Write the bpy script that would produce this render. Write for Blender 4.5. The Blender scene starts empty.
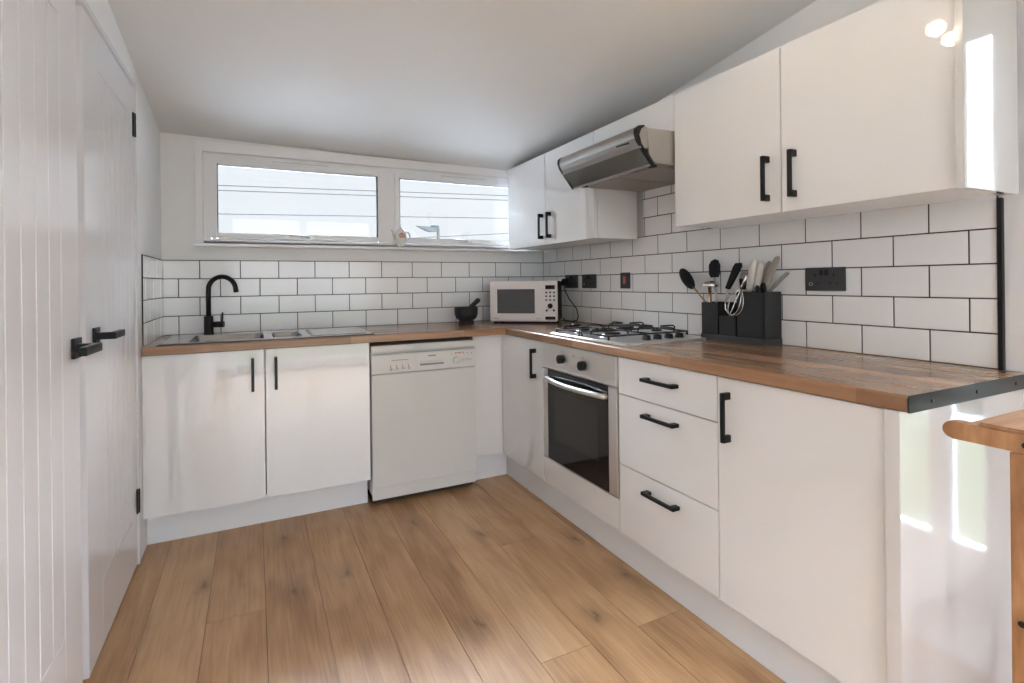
import bpy, bmesh, math, random
from mathutils import Vector, Matrix
random.seed(7)
sc = bpy.context.scene
COL = sc.collection
R = math.radians

# ------------------------------------------------------------------ materials
def new_mat(name):
    m = bpy.data.materials.new(name); m.use_nodes = True
    nt = m.node_tree; b = nt.nodes['Principled BSDF']
    return m, nt, b
def mat(name, col, rough=.5, metal=0., coat=0., spec=.5, trans=0., ior=1.45, bump=0., bscale=60., mottle=0., mscale=8., emit=None, estr=0., aniso=0., coat_rough=.05, coat_ior=1.5):
    m, nt, b = new_mat(name)
    b.inputs['Base Color'].default_value = (*col, 1)
    b.inputs['Roughness'].default_value = rough
    b.inputs['Metallic'].default_value = metal
    b.inputs['Coat Weight'].default_value = coat
    b.inputs['Coat Roughness'].default_value = coat_rough
    b.inputs['Specular IOR Level'].default_value = spec
    b.inputs['Transmission Weight'].default_value = trans
    b.inputs['IOR'].default_value = ior
    b.inputs['Anisotropic'].default_value = aniso
    b.inputs['Coat IOR'].default_value = coat_ior
    if emit:
        b.inputs['Emission Color'].default_value = (*emit, 1); b.inputs['Emission Strength'].default_value = estr
    tc = nt.nodes.new('ShaderNodeTexCoord')
    if bump:
        n = nt.nodes.new('ShaderNodeTexNoise'); n.inputs['Scale'].default_value = bscale; n.inputs['Detail'].default_value = 3
        nt.links.new(tc.outputs['Object'], n.inputs['Vector'])
        bp = nt.nodes.new('ShaderNodeBump'); bp.inputs['Strength'].default_value = bump; bp.inputs['Distance'].default_value = .01
        nt.links.new(n.outputs['Fac'], bp.inputs['Height']); nt.links.new(bp.outputs['Normal'], b.inputs['Normal'])
    if mottle:
        n = nt.nodes.new('ShaderNodeTexNoise'); n.inputs['Scale'].default_value = mscale; n.inputs['Detail'].default_value = 4
        nt.links.new(tc.outputs['Object'], n.inputs['Vector'])
        mx = nt.nodes.new('ShaderNodeMix'); mx.data_type = 'RGBA'
        mx.inputs['A'].default_value = (*[c*(1-mottle) for c in col], 1); mx.inputs['B'].default_value = (*[min(1, c*(1+mottle)) for c in col], 1)
        nt.links.new(n.outputs['Fac'], mx.inputs['Factor']); nt.links.new(mx.outputs['Result'], b.inputs['Base Color'])
    return m

M = {}
M['wall'] = mat('wall_paint', (.82, .813, .81), .55, bump=.05, bscale=90)
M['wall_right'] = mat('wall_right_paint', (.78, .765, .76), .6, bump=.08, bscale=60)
M['ceiling'] = mat('ceiling_paint', (.76, .745, .73), .7, bump=.04, bscale=30)
M['gloss'] = mat('gloss_white_laminate', (.795, .787, .785), .3, coat=1, coat_rough=.012, coat_ior=1.95, spec=.2, mottle=.01)
M['gloss_end'] = mat('high_gloss_end_panel', (.64, .625, .62), .10, coat=1.0, coat_rough=.02, spec=.8, bump=.015, bscale=2.2)
M['plinth'] = mat('plinth_white', (.79, .79, .80), .38, mottle=.01)
M['carcass'] = mat('carcass_white', (.86, .86, .86), .4, mottle=.01)
M['door_paint'] = mat('satin_door_paint', (.82, .81, .84), .30, coat=.5, coat_rough=.14)
M['groove'] = mat('door_groove_paint', (.45, .42, .41), .5, mottle=.03)
M['gap'] = mat('dark_gap', (.03, .028, .027), .8, mottle=.1)
M['tile'] = mat('glazed_tile', (.90, .893, .89), .10, coat=.5, coat_rough=.03, bump=.02, bscale=6)
M['grout'] = mat('charcoal_grout', (.045, .042, .042), .8, mottle=.2, mscale=60)
M['upvc'] = mat('white_upvc', (.88, .87, .885), .35, spec=.3, mottle=.01)
M['gasket'] = mat('window_gasket', (.03, .03, .033), .8, spec=.1, mottle=.05)
M['black'] = mat('matt_black_metal', (.012, .012, .014), .38, metal=.3, mottle=.1)
M['blackplastic'] = mat('black_plastic', (.014, .014, .016), .45, spec=.3, mottle=.1)
M['socket'] = mat('dark_nickel_plate', (.055, .056, .06), .4, metal=.2, mottle=.1)
M['hoodsteel'] = mat('hood_brushed_steel', (.40, .375, .35), .34, metal=1, aniso=.5, mottle=.03, mscale=20)
M['steel'] = mat('brushed_steel', (.66, .645, .63), .40, metal=.85, aniso=.5, mottle=.03, mscale=20)
M['sinksteel'] = mat('satin_sink_steel', (.56, .555, .55), .26, metal=1, mottle=.04)
M['bowlsteel_shaded'] = mat('shaded_bowl_steel', (.40, .40, .395), .22, metal=1, mottle=.04)  # copy of the sink steel, the bowls' shade put into its colour
M['hobsteel'] = mat('hob_steel', (.72, .72, .72), .34, metal=.8, mottle=.02)
M['chrome'] = mat('chrome', (.8, .8, .8), .08, metal=1, mottle=.01)
M['darksteel'] = mat('dark_bronzed_strip', (.035, .035, .037), .30, metal=.5, mottle=.15, mscale=5)
M['ovenglass'] = mat('oven_black_glass', (.010, .009, .010), .06, spec=.4, mottle=.05)
M['ovenwin'] = mat('oven_inner_window', (.024, .021, .020), .10, spec=.5, mottle=.1)
M['filter'] = mat('hood_filter_mesh', (.34, .29, .26), .4, metal=.5, bump=.6, bscale=250)
M['visor'] = mat('hood_smoked_visor', (.16, .175, .17), .08, metal=.3, coat=1, mottle=.1, mscale=5)
M['dish'] = mat('dishwasher_white', (.68, .665, .64), .30, coat=.2, mottle=.01)
M['dishdark'] = mat('dishwasher_print', (.25, .24, .24), .5, mottle=.05)
M['red'] = mat('red_print', (.5, .12, .1), .5, mottle=.05)
M['micro'] = mat('microwave_cream', (.80, .74, .71), .35, mottle=.02)
M['microwin'] = mat('microwave_window', (.085, .08, .085), .18, mottle=.1, mscale=40)
M['iron'] = mat('cast_iron', (.012, .012, .013), .5, bump=.2, bscale=120)
M['granite'] = mat('dark_granite', (.022, .023, .027), .55, bump=.5, bscale=150, mottle=.7, mscale=120)
M['slate'] = mat('charcoal_caddy', (.022, .023, .026), .5, bump=.05, mottle=.3, mscale=30)
M['slate2'] = mat('charcoal_caddy_ledge', (.05, .055, .06), .4, mottle=.2)
M['ivory'] = mat('ivory_handle', (.70, .66, .61), .3, mottle=.03)
M['taupe'] = mat('taupe_handle', (.32, .28, .25), .35, mottle=.05)
M['copper'] = mat('brass_wire', (.55, .38, .24), .22, metal=1, mottle=.05)
M['teal'] = mat('grey_green_silicone', (.33, .36, .34), .4, mottle=.05)
M['beech'] = None
M['pot'] = mat('cream_china', (.80, .76, .70), .15, coat=.5, mottle=.04, mscale=30)
M['rose'] = mat('china_rose', (.50, .26, .19), .3, mottle=.5, mscale=90)
M['potgrey'] = mat('china_grey', (.35, .34, .35), .3, mottle=.1)
M['gull'] = mat('weathered_ornament', (.034, .036, .036), .9, spec=0, mottle=.3, mscale=10)
M['gullpost'] = mat('pale_post', (.04, .038, .034), .9, spec=0, mottle=.15)
M['wire'] = mat('overhead_cable', (.022, .022, .024), .9, spec=0, mottle=.05)
M['curtain'] = mat('white_curtain', (.85, .84, .83), .8, mottle=.02)
M['bulb'] = mat('lit_bulb', (1, .9, .75), .4, emit=(1, .80, .55), estr=5)
M['amber'] = mat('red_neon', (.6, .05, .03), .3, emit=(1, .1, .05), estr=.15)
M['grass'] = mat('lawn', (.040, .042, .026), .95, spec=0, bump=.5, bscale=30, mottle=.5, mscale=3)
M['paving'] = mat('light_bounce_paving', (.22, .22, .22), .95, spec=0, bump=.2, bscale=30, mottle=.12, mscale=3)  # unseen ground, made pale to bounce daylight onto the ceiling
M['hedge'] = mat('hedge_leaves', (.035, .038, .022), .95, spec=0, bump=1, bscale=25, mottle=.6, mscale=14)
M['shell'] = mat('outer_render', (.6, .59, .57), .8, mottle=.03)

def glass_mat():
    m, nt, b = new_mat('window_glass')
    nt.nodes.remove(b)
    out = nt.nodes['Material Output']
    tr = nt.nodes.new('ShaderNodeBsdfTransparent'); tr.inputs['Color'].default_value = (.93, .95, .96, 1)
    gl = nt.nodes.new('ShaderNodeBsdfGlossy'); gl.inputs['Roughness'].default_value = .02
    fr = nt.nodes.new('ShaderNodeFresnel'); fr.inputs['IOR'].default_value = 1.45
    mx = nt.nodes.new('ShaderNodeMixShader')
    nt.links.new(fr.outputs[0], mx.inputs[0]); nt.links.new(tr.outputs[0], mx.inputs[1]); nt.links.new(gl.outputs[0], mx.inputs[2])
    nt.links.new(mx.outputs[0], out.inputs[0])
    return m
M['glass'] = glass_mat()

def ramp(nt, stops, interp='LINEAR'):
    r = nt.nodes.new('ShaderNodeValToRGB'); r.color_ramp.interpolation = interp
    e = r.color_ramp.elements
    while len(e) > 1: e.remove(e[-1])
    e[0].position = stops[0][0]; e[0].color = (*stops[0][1], 1)
    for p, c in stops[1:]:
        k = e.new(p); k.color = (*c, 1)
    return r
def wood_worktop(name, along):
    """Block-laminated walnut/oak: narrow staves running along the axis `along`."""
    m, nt, b = new_mat(name); L = nt.links
    tc = nt.nodes.new('ShaderNodeTexCoord')
    mp = nt.nodes.new('ShaderNodeMapping')
    if along == 'Y': mp.inputs['Rotation'].default_value = (0, 0, R(90))
    L.new(tc.outputs['Object'], mp.inputs['Vector'])
    # fold the vertical edge into the pattern so that the front edge shows its own stave
    br = nt.nodes.new('ShaderNodeTexBrick')
    br.offset = .37; br.offset_frequency = 2; br.squash = 1
    br.inputs['Color1'].default_value = (0, 0, 0, 1); br.inputs['Color2'].default_value = (1, 1, 1, 1); br.inputs['Mortar'].default_value = (.3, .3, .3, 1)
    br.inputs['Scale'].default_value = 1; br.inputs['Mortar Size'].default_value = .0006; br.inputs['Mortar Smooth'].default_value = .4
    br.inputs['Brick Width'].default_value = .62; br.inputs['Row Height'].default_value = .036
    L.new(mp.outputs[0], br.inputs['Vector'])
    st = nt.nodes.new('ShaderNodeMapping'); st.inputs['Scale'].default_value = (1.8, 38, 38)
    L.new(mp.outputs[0], st.inputs['Vector'])
    n1 = nt.nodes.new('ShaderNodeTexNoise'); n1.inputs['Scale'].default_value = 1; n1.inputs['Detail'].default_value = 5; n1.inputs['Roughness'].default_value = .6
    L.new(st.outputs[0], n1.inputs['Vector'])
    st2 = nt.nodes.new('ShaderNodeMapping'); st2.inputs['Scale'].default_value = (1.1, 14, 14)
    L.new(mp.outputs[0], st2.inputs['Vector'])
    n2 = nt.nodes.new('ShaderNodeTexNoise'); n2.inputs['Scale'].default_value = 1; n2.inputs['Detail'].default_value = 2
    L.new(st2.outputs[0], n2.inputs['Vector'])
    a = nt.nodes.new('ShaderNodeMath'); a.operation = 'MULTIPLY_ADD'; a.inputs[1].default_value = .42
    L.new(br.outputs['Color'], a.inputs[0])
    h = nt.nodes.new('ShaderNodeMath'); h.operation = 'MULTIPLY'; h.inputs[1].default_value = .38
    L.new(n1.outputs['Fac'], h.inputs[0]); L.new(h.outputs[0], a.inputs[2])
    a2 = nt.nodes.new('ShaderNodeMath'); a2.operation = 'MULTIPLY_ADD'; a2.inputs[1].default_value = .5
    L.new(n2.outputs['Fac'], a2.inputs[0]); L.new(a.outputs[0], a2.inputs[2])
    s = nt.nodes.new('ShaderNodeMath'); s.operation = 'SUBTRACT'; s.inputs[1].default_value = .13
    L.new(a2.outputs[0], s.inputs[0])
    rp = ramp(nt, [(.05, (.105, .048, .025)), (.3, (.205, .10, .052)), (.52, (.32, .172, .092)), (.78, (.45, .275, .165)), (.95, (.53, .35, .22))])
    L.new(s.outputs[0], rp.inputs[0]); L.new(rp.outputs[0], b.inputs['Base Color'])
    b.inputs['Roughness'].default_value = .27; b.inputs['Coat Weight'].default_value = .25; b.inputs['Coat Roughness'].default_value = .15
    bp = nt.nodes.new('ShaderNodeBump'); bp.inputs['Strength'].default_value = .08; bp.inputs['Distance'].default_value = .002
    L.new(n1.outputs['Fac'], bp.inputs['Height']); L.new(bp.outputs[0], b.inputs['Normal'])
    return m
M['wood_x'] = wood_worktop('walnut_block_worktop_x', 'X')
M['wood_y'] = wood_worktop('walnut_block_worktop_y', 'Y')

def floor_mat():
    m, nt, b = new_mat('oak_laminate'); L = nt.links
    tc = nt.nodes.new('ShaderNodeTexCoord')
    at = nt.nodes.new('ShaderNodeAttribute'); at.attribute_name = 'plank'
    off = nt.nodes.new('ShaderNodeVectorMath'); off.operation = 'MULTIPLY_ADD'
    off.inputs[1].default_value = (7, 13, 5)
    L.new(at.outputs['Color'], off.inputs[0]); L.new(tc.outputs['Object'], off.inputs[2])
    def noise(scale, detail, dist=0, rough=.55):
        mp = nt.nodes.new('ShaderNodeMapping'); mp.inputs['Scale'].default_value = scale
        L.new(off.outputs[0], mp.inputs['Vector'])
        n = nt.nodes.new('ShaderNodeTexNoise'); n.inputs['Scale'].default_value = 1; n.inputs['Detail'].default_value = detail
        n.inputs['Distortion'].default_value = dist; n.inputs['Roughness'].default_value = rough
        L.new(mp.outputs[0], n.inputs['Vector']); return n
    fine = noise((150, 5, 1), 4, .3)
    broad = noise((12, 1.3, 1), 3, 1.2)
    cloud = noise((5, 2.2, 1), 2, .5)
    def math_(op, a, c, d=None):
        k = nt.nodes.new('ShaderNodeMath'); k.operation = op
        for i, v in enumerate([a, c, d]):
            if v is None: continue
            if isinstance(v, (int, float)): k.inputs[i].default_value = v
            else: L.new(v, k.inputs[i])
        return k.outputs[0]
    sep = nt.nodes.new('ShaderNodeSeparateColor'); L.new(at.outputs['Color'], sep.inputs[0])
    v = math_('MULTIPLY', fine.outputs['Fac'], .34)
    v = math_('MULTIPLY_ADD', broad.outputs['Fac'], .36, v)
    v = math_('MULTIPLY_ADD', cloud.outputs['Fac'], .48, v)
    v = math_('MULTIPLY_ADD', sep.outputs[2], .16, v)
    v = math_('SUBTRACT', v, .13)
    rp = ramp(nt, [(.18, (.19, .09, .038)), (.34, (.33, .172, .078)), (.50, (.48, .275, .135)), (.66, (.59, .365, .195)), (.85, (.66, .445, .265))])
    L.new(v, rp.inputs[0])
    # knots
    mp = nt.nodes.new('ShaderNodeMapping'); mp.inputs['Scale'].default_value = (5.2, 2.3, 1); L.new(off.outputs[0], mp.inputs['Vector'])
    wn = nt.nodes.new('ShaderNodeTexNoise'); wn.inputs['Scale'].default_value = 14; wn.inputs['Detail'].default_value = 3
    L.new(off.outputs[0], wn.inputs['Vector'])
    ad = nt.nodes.new('ShaderNodeVectorMath'); ad.operation = 'MULTIPLY_ADD'; ad.inputs[1].default_value = (.30, .30, 0)
    L.new(wn.outputs['Color'], ad.inputs[0]); L.new(mp.outputs[0], ad.inputs[2])
    vo = nt.nodes.new('ShaderNodeTexVoronoi'); vo.voronoi_dimensions = '2D'; vo.inputs['Scale'].default_value = 1
    L.new(ad.outputs[0], vo.inputs['Vector'])
    kr = ramp(nt, [(0, (1, 1, 1)), (.035, (.7, .7, .7)), (.09, (.34, .34, .34)), (.20, (.16, .16, .16)), (.38, (0, 0, 0))])
    L.new(vo.outputs['Distance'], kr.inputs[0])
    sc2 = nt.nodes.new('ShaderNodeSeparateColor'); L.new(vo.outputs['Color'], sc2.inputs[0])
    gt = math_('GREATER_THAN', sc2.outputs[0], .74)
    kf = math_('MULTIPLY', kr.outputs[0], gt); kf = math_('MULTIPLY', kf, .8)
    mx = nt.nodes.new('ShaderNodeMix'); mx.data_type = 'RGBA'; mx.inputs['B'].default_value = (.085, .042, .02, 1)
    L.new(kf, mx.inputs['Factor']); L.new(rp.outputs[0], mx.inputs['A']); L.new(mx.outputs['Result'], b.inputs['Base Color'])
    b.inputs['Roughness'].default_value = .33; b.inputs['Specular IOR Level'].default_value = .5
    bp = nt.nodes.new('ShaderNodeBump'); bp.inputs['Strength'].default_value = .12; bp.inputs['Distance'].default_value = .002
    L.new(fine.outputs['Fac'], bp.inputs['Height']); L.new(bp.outputs[0], b.inputs['Normal'])
    return m
M['floor'] = floor_mat()
def beech():
    m, nt, b = new_mat('oiled_beech'); L = nt.links
    tc = nt.nodes.new('ShaderNodeTexCoord'); mp = nt.nodes.new('ShaderNodeMapping'); mp.inputs['Scale'].default_value = (5, 45, 12)
    L.new(tc.outputs['Object'], mp.inputs[0]); n = nt.nodes.new('ShaderNodeTexNoise'); n.inputs['Scale'].default_value = 1; n.inputs['Detail'].default_value = 4
    L.new(mp.outputs[0], n.inputs['Vector'])
    rp = ramp(nt, [(.3, (.29, .135, .055)), (.55, (.40, .20, .09)), (.75, (.48, .27, .135))]); L.new(n.outputs['Fac'], rp.inputs[0])
    L.new(rp.outputs[0], b.inputs['Base Color']); b.inputs['Roughness'].default_value = .38
    return m
M['beech'] = beech()

# ------------------------------------------------------------------ mesh helpers
def box(bm, x0, x1, y0, y1, z0, z1, bev=0., seg=2, mi=0):
    if x0 > x1: x0, x1 = x1, x0
    if y0 > y1: y0, y1 = y1, y0
    if z0 > z1: z0, z1 = z1, z0
    vs = [bm.verts.new((x, y, z)) for x in (x0, x1) for y in (y0, y1) for z in (z0, z1)]
    fs = []
    for idx in ((0, 1, 3, 2), (4, 6, 7, 5), (0, 4, 5, 1), (2, 3, 7, 6), (0, 2, 6, 4), (1, 5, 7, 3)):
        f = bm.faces.new([vs[i] for i in idx]); f.material_index = mi; fs.append(f)
    if bev:
        es = list({e for f in fs for e in f.edges})
        r = bmesh.ops.bevel(bm, geom=es, offset=bev, segments=seg, affect='EDGES', clamp_overlap=True)
        for f in r['faces']: f.material_index = mi
    return vs
def prism(bm, pts, axis, a0, a1, bev=0., mi=0, seg=2):
    """extrude a 2D outline along axis ('X': pts=(y,z); 'Y': pts=(x,z); 'Z': pts=(x,y))"""
    def mk(p, a):
        return {'X': (a, p[0], p[1]), 'Y': (p[0], a, p[1]), 'Z': (p[0], p[1], a)}[axis]
    A = [bm.verts.new(mk(p, a0)) for p in pts]; B = [bm.verts.new(mk(p, a1)) for p in pts]
    n = len(pts); fs = [bm.faces.new(A[::-1]), bm.faces.new(B)]
    for i in range(n): fs.append(bm.faces.new((A[i], A[(i+1) % n], B[(i+1) % n], B[i])))
    for f in fs: f.material_index = mi
    if bev:
        es = list({e for f in fs[:2] for e in f.edges})
        r = bmesh.ops.bevel(bm, geom=es, offset=bev, segments=seg, affect='EDGES', clamp_overlap=True)
        for f in r['faces']: f.material_index = mi
    return fs
def tube(bm, pts, rad, n=12, caps=True, flat=None, mi=0):
    """sweep a circle (or ellipse with flat=(wide, thick)) along points; rad float or list"""
    P = [Vector(p) for p in pts]; rings = []
    up = Vector((0, 0, 1))
    d0 = (P[1]-P[0]).normalized()
    if abs(d0.dot(up)) > .95: up = Vector((0, 1, 0))
    prev = None
    for i, p in enumerate(P):
        if i == 0: d = P[1]-P[0]
        elif i == len(P)-1: d = P[-1]-P[-2]
        else: d = (P[i+1]-P[i]).normalized()+(P[i]-P[i-1]).normalized()
        d.normalize()
        s = (up.cross(d) if prev is None else prev-d*prev.dot(d)).normalized()
        prev = s; t = d.cross(s)
        r = rad[i] if isinstance(rad, (list, tuple)) else rad
        f = flat or (1, 1)
        rings.append([bm.verts.new(p+(s*math.cos(2*math.pi*k/n)*f[0]+t*math.sin(2*math.pi*k/n)*f[1])*r) for k in range(n)])
    for a, b_ in zip(rings, rings[1:]):
        for k in range(n):
            f = bm.faces.new((a[k], a[(k+1) % n], b_[(k+1) % n], b_[k])); f.smooth = True; f.material_index = mi
    if caps:
        for rg in (rings[0][::-1], rings[-1]):
            f = bm.faces.new(rg); f.material_index = mi
def lathe(bm, prof, c=(0, 0, 0), n=28, M4=None, mi=0):
    rings = []
    for r, z in prof:
        if r < 1e-6: rings.append([bm.verts.new((0, 0, z))])
        else: rings.append([bm.verts.new((r*math.cos(2*math.pi*k/n), r*math.sin(2*math.pi*k/n), z)) for k in range(n)])
    for a, b_ in zip(rings, rings[1:]):
        for k in range(n):
            k2 = (k+1) % n
            if len(a) == 1 and len(b_) == 1: continue
            if len(a) == 1: f = bm.faces.new((a[0], b_[k2], b_[k]))
            elif len(b_) == 1: f = bm.faces.new((a[k], a[k2], b_[0]))
            else: f = bm.faces.new((a[k], a[k2], b_[k2], b_[k]))
            f.smooth = True; f.material_index = mi
    vs = [v for r in rings for v in r]
    if M4 is not None: bmesh.ops.transform(bm, matrix=M4, verts=vs)
    bmesh.ops.translate(bm, vec=c, verts=vs)
def disc_y(bm, x, y, z, r, h, n=24, ax='Y', bev=0):
    """short cylinder whose axis is ax and whose outer end is towards -ax, base at given point"""
    prof = [(0, 0), (r, 0), (r, h-bev), (r-bev, h), (0, h)] if bev else [(0, 0), (r, 0), (r, h), (0, h)]
    rot = {'Y': Matrix.Rotation(R(90), 4, 'X'), 'X': Matrix.Rotation(R(-90), 4, 'Y'), 'Z': Matrix.Identity(4)}[ax]
    lathe(bm, prof, (x, y, z), n, rot)

def link(name, bm, m, root_inv=None, parent=None, smooth=None):
    bmesh.ops.recalc_face_normals(bm, faces=bm.faces)
    if root_inv is not None: bmesh.ops.transform(bm, matrix=root_inv, verts=bm.verts)
    me = bpy.data.meshes.new(name); bm.to_mesh(me); bm.free()
    for x in (m if isinstance(m, (list, tuple)) else [m]): me.materials.append(x)
    o = bpy.data.objects.new(name, me); COL.objects.link(o)
    if parent: o.parent = parent
    if smooth: me.shade_smooth() if smooth is True else None
    return o
INV = {}
def thing(name, label, cat, loc=(0, 0, 0), rotz=0, group=None, kind=None):
    o = bpy.data.objects.new(name, None); COL.objects.link(o); o.empty_display_size = .05
    o.location = loc; o.rotation_euler = (0, 0, rotz)
    o['label'] = label
    if cat: o['category'] = cat
    if group: o['group'] = group
    if kind: o['kind'] = kind
    INV[o.name] = Matrix.LocRotScale(Vector(loc), Matrix.Rotation(rotz, 3, 'Z'), None).inverted()
    return o
def root_of(o):
    while o.parent: o = o.parent
    return o
def part(name, bm, m, parent, local=False, label=None):
    """mesh built in world coordinates (local=True: in the thing's own)"""
    o = link(name, bm, m, None if local else INV[root_of(parent).name], parent)
    if label: o['label'] = label
    return o
def solo(name, bm, m, label, cat, loc, group=None, kind=None):
    """a thing that is one mesh, origin at its base"""
    o = link(name, bm, m, Matrix.Translation(-Vector(loc)))
    o.location = loc; o['label'] = label
    if cat: o['category'] = cat
    if group: o['group'] = group
    if kind: o['kind'] = kind
    return o
def B(): return bmesh.new()
def bx(*a, **k):
    b = bmesh.new(); box(b, *a, **k); return b

XL = -2.393            # left wall
ZW = .91               # worktop top
YE = -5.6              # rear wall of the room
def zc(x, y):          # sloping ceiling
    zl = 2.012+.15*(-y); zr = 1.970+.13*(-y); t = (x-XL)/(0-XL)
    return zl*(1-t)+zr*t

# ================================================================== SETTING
# floor: one mesh of planks
bm = B(); lay = bm.loops.layers.color.new('plank')
xs = [-2.485+.19*k for k in range(15)]
for i, x in enumerate(xs):
    x1 = x+.19
    joint = {2: -1.24, 7: -1.92, 8: -1.23, 9: -1.92, 3: -.25, 10: -.9}.get(i, -.32)
    LP = 1.8; ys = [.1]; y = joint
    while y < 0: y += LP
    y -= LP
    while y > -5.7: ys.append(y); y -= LP
    ys.append(-5.75)
    for a, b_ in zip(ys, ys[1:]):
        col = (random.random(), random.random(), random.random(), 1)
        vs = box(bm, x+.0008, x1-.0008, b_+.0008, a-.0008, -.012, 0, bev=0)
        for f in {f for v in vs for f in v.link_faces}:
            for lp in f.loops: lp[lay] = col
box(bm, -2.6, .3, -5.75, .1, -.05, -.0045, mi=1)
solo('floor', bm, [M['floor'], M['gap']], 'light oak plank laminate floor running towards the sink wall', None, (-1.2, -2.8, 0), kind='structure')

# back wall with window opening
WX0, WX1, WZ0, WZ1 = -2.195, -.10, 1.425, 1.93
bm = B()
box(bm, XL-.12, WX0, 0, .12, 0, 2.05); box(bm, WX1, .12, 0, .12, 0, 2.05)
box(bm, WX0, WX1, 0, .12, 0, WZ0); box(bm, WX0, WX1, 0, .12, WZ1, 2.05)
solo('wall_back', bm, M['wall'], 'white painted end wall holding the wide low window', None, (-1.2, .06, 0), kind='structure')
# left wall: opening for the cupboard doors Y -2.22..-.665
DZ = 2.03
bm = B()
box(bm, XL-.12, XL, -.665, 0, 0, 2.3)
bm2pts = None
prism(bm, [(-2.23, DZ), (-.665, DZ), (-.665, 2.4), (-2.23, 2.6)], 'X', XL-.12, XL)
box(bm, XL-.12, XL, YE, -2.23, 0, 3.1)
solo('wall_left', bm, M['wall'], 'white painted wall around the grooved cupboard doors', None, (XL-.06, -2.8, 0), kind='structure')
# right wall with glazed opening Y -2.72..-4.4
bm = B()
box(bm, 0, .12, -2.711, 0, 0, 2.9)
box(bm, 0, .12, YE, -4.5, 0, 2.9); box(bm, 0, .12, -4.5, -2.711, 2.08, 2.9)
solo('wall_right', bm, M['wall_right'], 'pinkish white plastered wall behind the hob side of the kitchen', None, (.06, -2.8, 0), kind='structure')
# rear wall, its glazed opening added to let in daylight
bm = B()
RX0, RX1 = -2.3, -.12
box(bm, XL-.12, RX0, YE-.12, YE, 0, 3.1); box(bm, RX1, .12, YE-.12, YE, 0, 3.1); box(bm, RX0, RX1, YE-.12, YE, 2.30, 3.1)
solo('wall_rear', bm, M['wall'], 'white wall with added patio doors behind the camera', None, (-1.2, YE-.06, 0), kind='structure')
# ceiling, with an opening for the added roof window behind the camera
bm = B(); n = 14; CX = [XL-.13, -1.85, -.65, .13]; CY = [.13+(YE-.25)*i/n for i in range(n+1)]
V0 = [[bm.verts.new((x, y, zc(x, y))) for x in CX] for y in CY]; V1 = [[bm.verts.new((x, y, zc(x, y)+.12)) for x in CX] for y in CY]
hole = {(10, 1), (11, 1)}
for i in range(n):
    for k in range(3):
        if (i, k) in hole: continue
        bm.faces.new((V0[i][k], V0[i][k+1], V0[i+1][k+1], V0[i+1][k])); bm.faces.new((V1[i][k], V1[i+1][k], V1[i+1][k+1], V1[i][k+1]))
for i in range(n):
    for k in (0, 3): bm.faces.new((V0[i][k], V0[i+1][k], V1[i+1][k], V1[i][k]))
for k in range(3):
    for i in (0, n): bm.faces.new((V0[i][k], V0[i][k+1], V1[i][k+1], V1[i][k]))
for i in (10, 11):
    for k in (1, 2): bm.faces.new((V0[i][k], V0[i+1][k], V1[i+1][k], V1[i][k]))
for i in (10, 12): bm.faces.new((V0[i][1], V0[i][2], V1[i][2], V1[i][1]))
solo('ceiling', bm, M['ceiling'], 'smooth off-white ceiling sloping down to the window wall', None, (-1.2, -2.8, 2.4), kind='structure')

# ---- window in the back wall
w = thing('window_1', 'wide white double-sash window over the sink, low in the slope', None, (-1.15, 0, WZ0), kind='structure')
def frame_rect(bm, x0, x1, z0, z1, t, y0, y1, bev=.003, tb=None):
    tb = tb or t
    box(bm, x0, x0+t, y0, y1, z0, z1, bev); box(bm, x1-t, x1, y0, y1, z0, z1, bev)
    box(bm, x0+t, x1-t, y0, y1, z0, z0+tb, bev); box(bm, x0+t, x1-t, y0, y1, z1-t, z1, bev)
bm = B()
box(bm, -2.23, -2.195, -.016, 0, 1.395, 1.985, .003); box(bm, -.10, -.065, -.016, 0, 1.395, 1.985, .003)
box(bm, -2.195, -.10, -.016, 0, 1.928, 1.985, .003)
part('architrave', bm, M['upvc'], w)
bm = B(); box(bm, -2.24, -.06, -.05, 0, 1.395, 1.413, .004); box(bm, WX0, WX1, 0, .03, 1.405, 1.427, .002)
part('sill_board', bm, M['upvc'], w)
bm = B(); frame_rect(bm, WX0, WX1, 1.423, WZ1, .036, .012, .075, tb=.018); box(bm, -1.19, -1.11, .012, .075, 1.44, 1.9, .003)
part('outer_frame', bm, M['upvc'], w)
for (a, b_) in ((-2.160, -1.186), (-1.112, -.132)):
    bm = B(); frame_rect(bm, a, b_, 1.443, 1.900, .034, .004, .06, bev=.006)
    s = part('sash', bm, M['upvc'], w)
    bm = B(); frame_rect(bm, a+.034, b_-.034, 1.474, 1.869, .0035, .012, .045, bev=0)
    part('gasket', bm, M['gasket'], s, label='black rubber glazing gasket')
    bm = B(); box(bm, a+.034, b_-.034, .030, .034, 1.474, 1.869)
    part('pane', bm, M['glass'], s)
    bm = B(); c = (a+b_)/2
    box(bm, c-.17, c+.15, -.006, .012, 1.884, 1.902, .004)
    box(bm, c-.17, c+.15, -.0075, -.006, 1.9005, 1.902, 0, mi=1)
    part('trickle_vent', bm, [M['upvc'], M['potgrey']], w)
    bm = B(); xh = a+.52 if a < -2 else a+.50
    box(bm, xh-.05, xh+.04, -.012, .004, 1.452, 1.468, .004)
    tube(bm, [(xh, -.008, 1.46), (xh-.02, -.026, 1.466), (xh-.06, -.032, 1.468), (xh-.11, -.032, 1.470)], [.007, .006, .006, .005], 8)
    part('window_latch', bm, M['steel'], s, label='small satin metal window latch')

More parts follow.
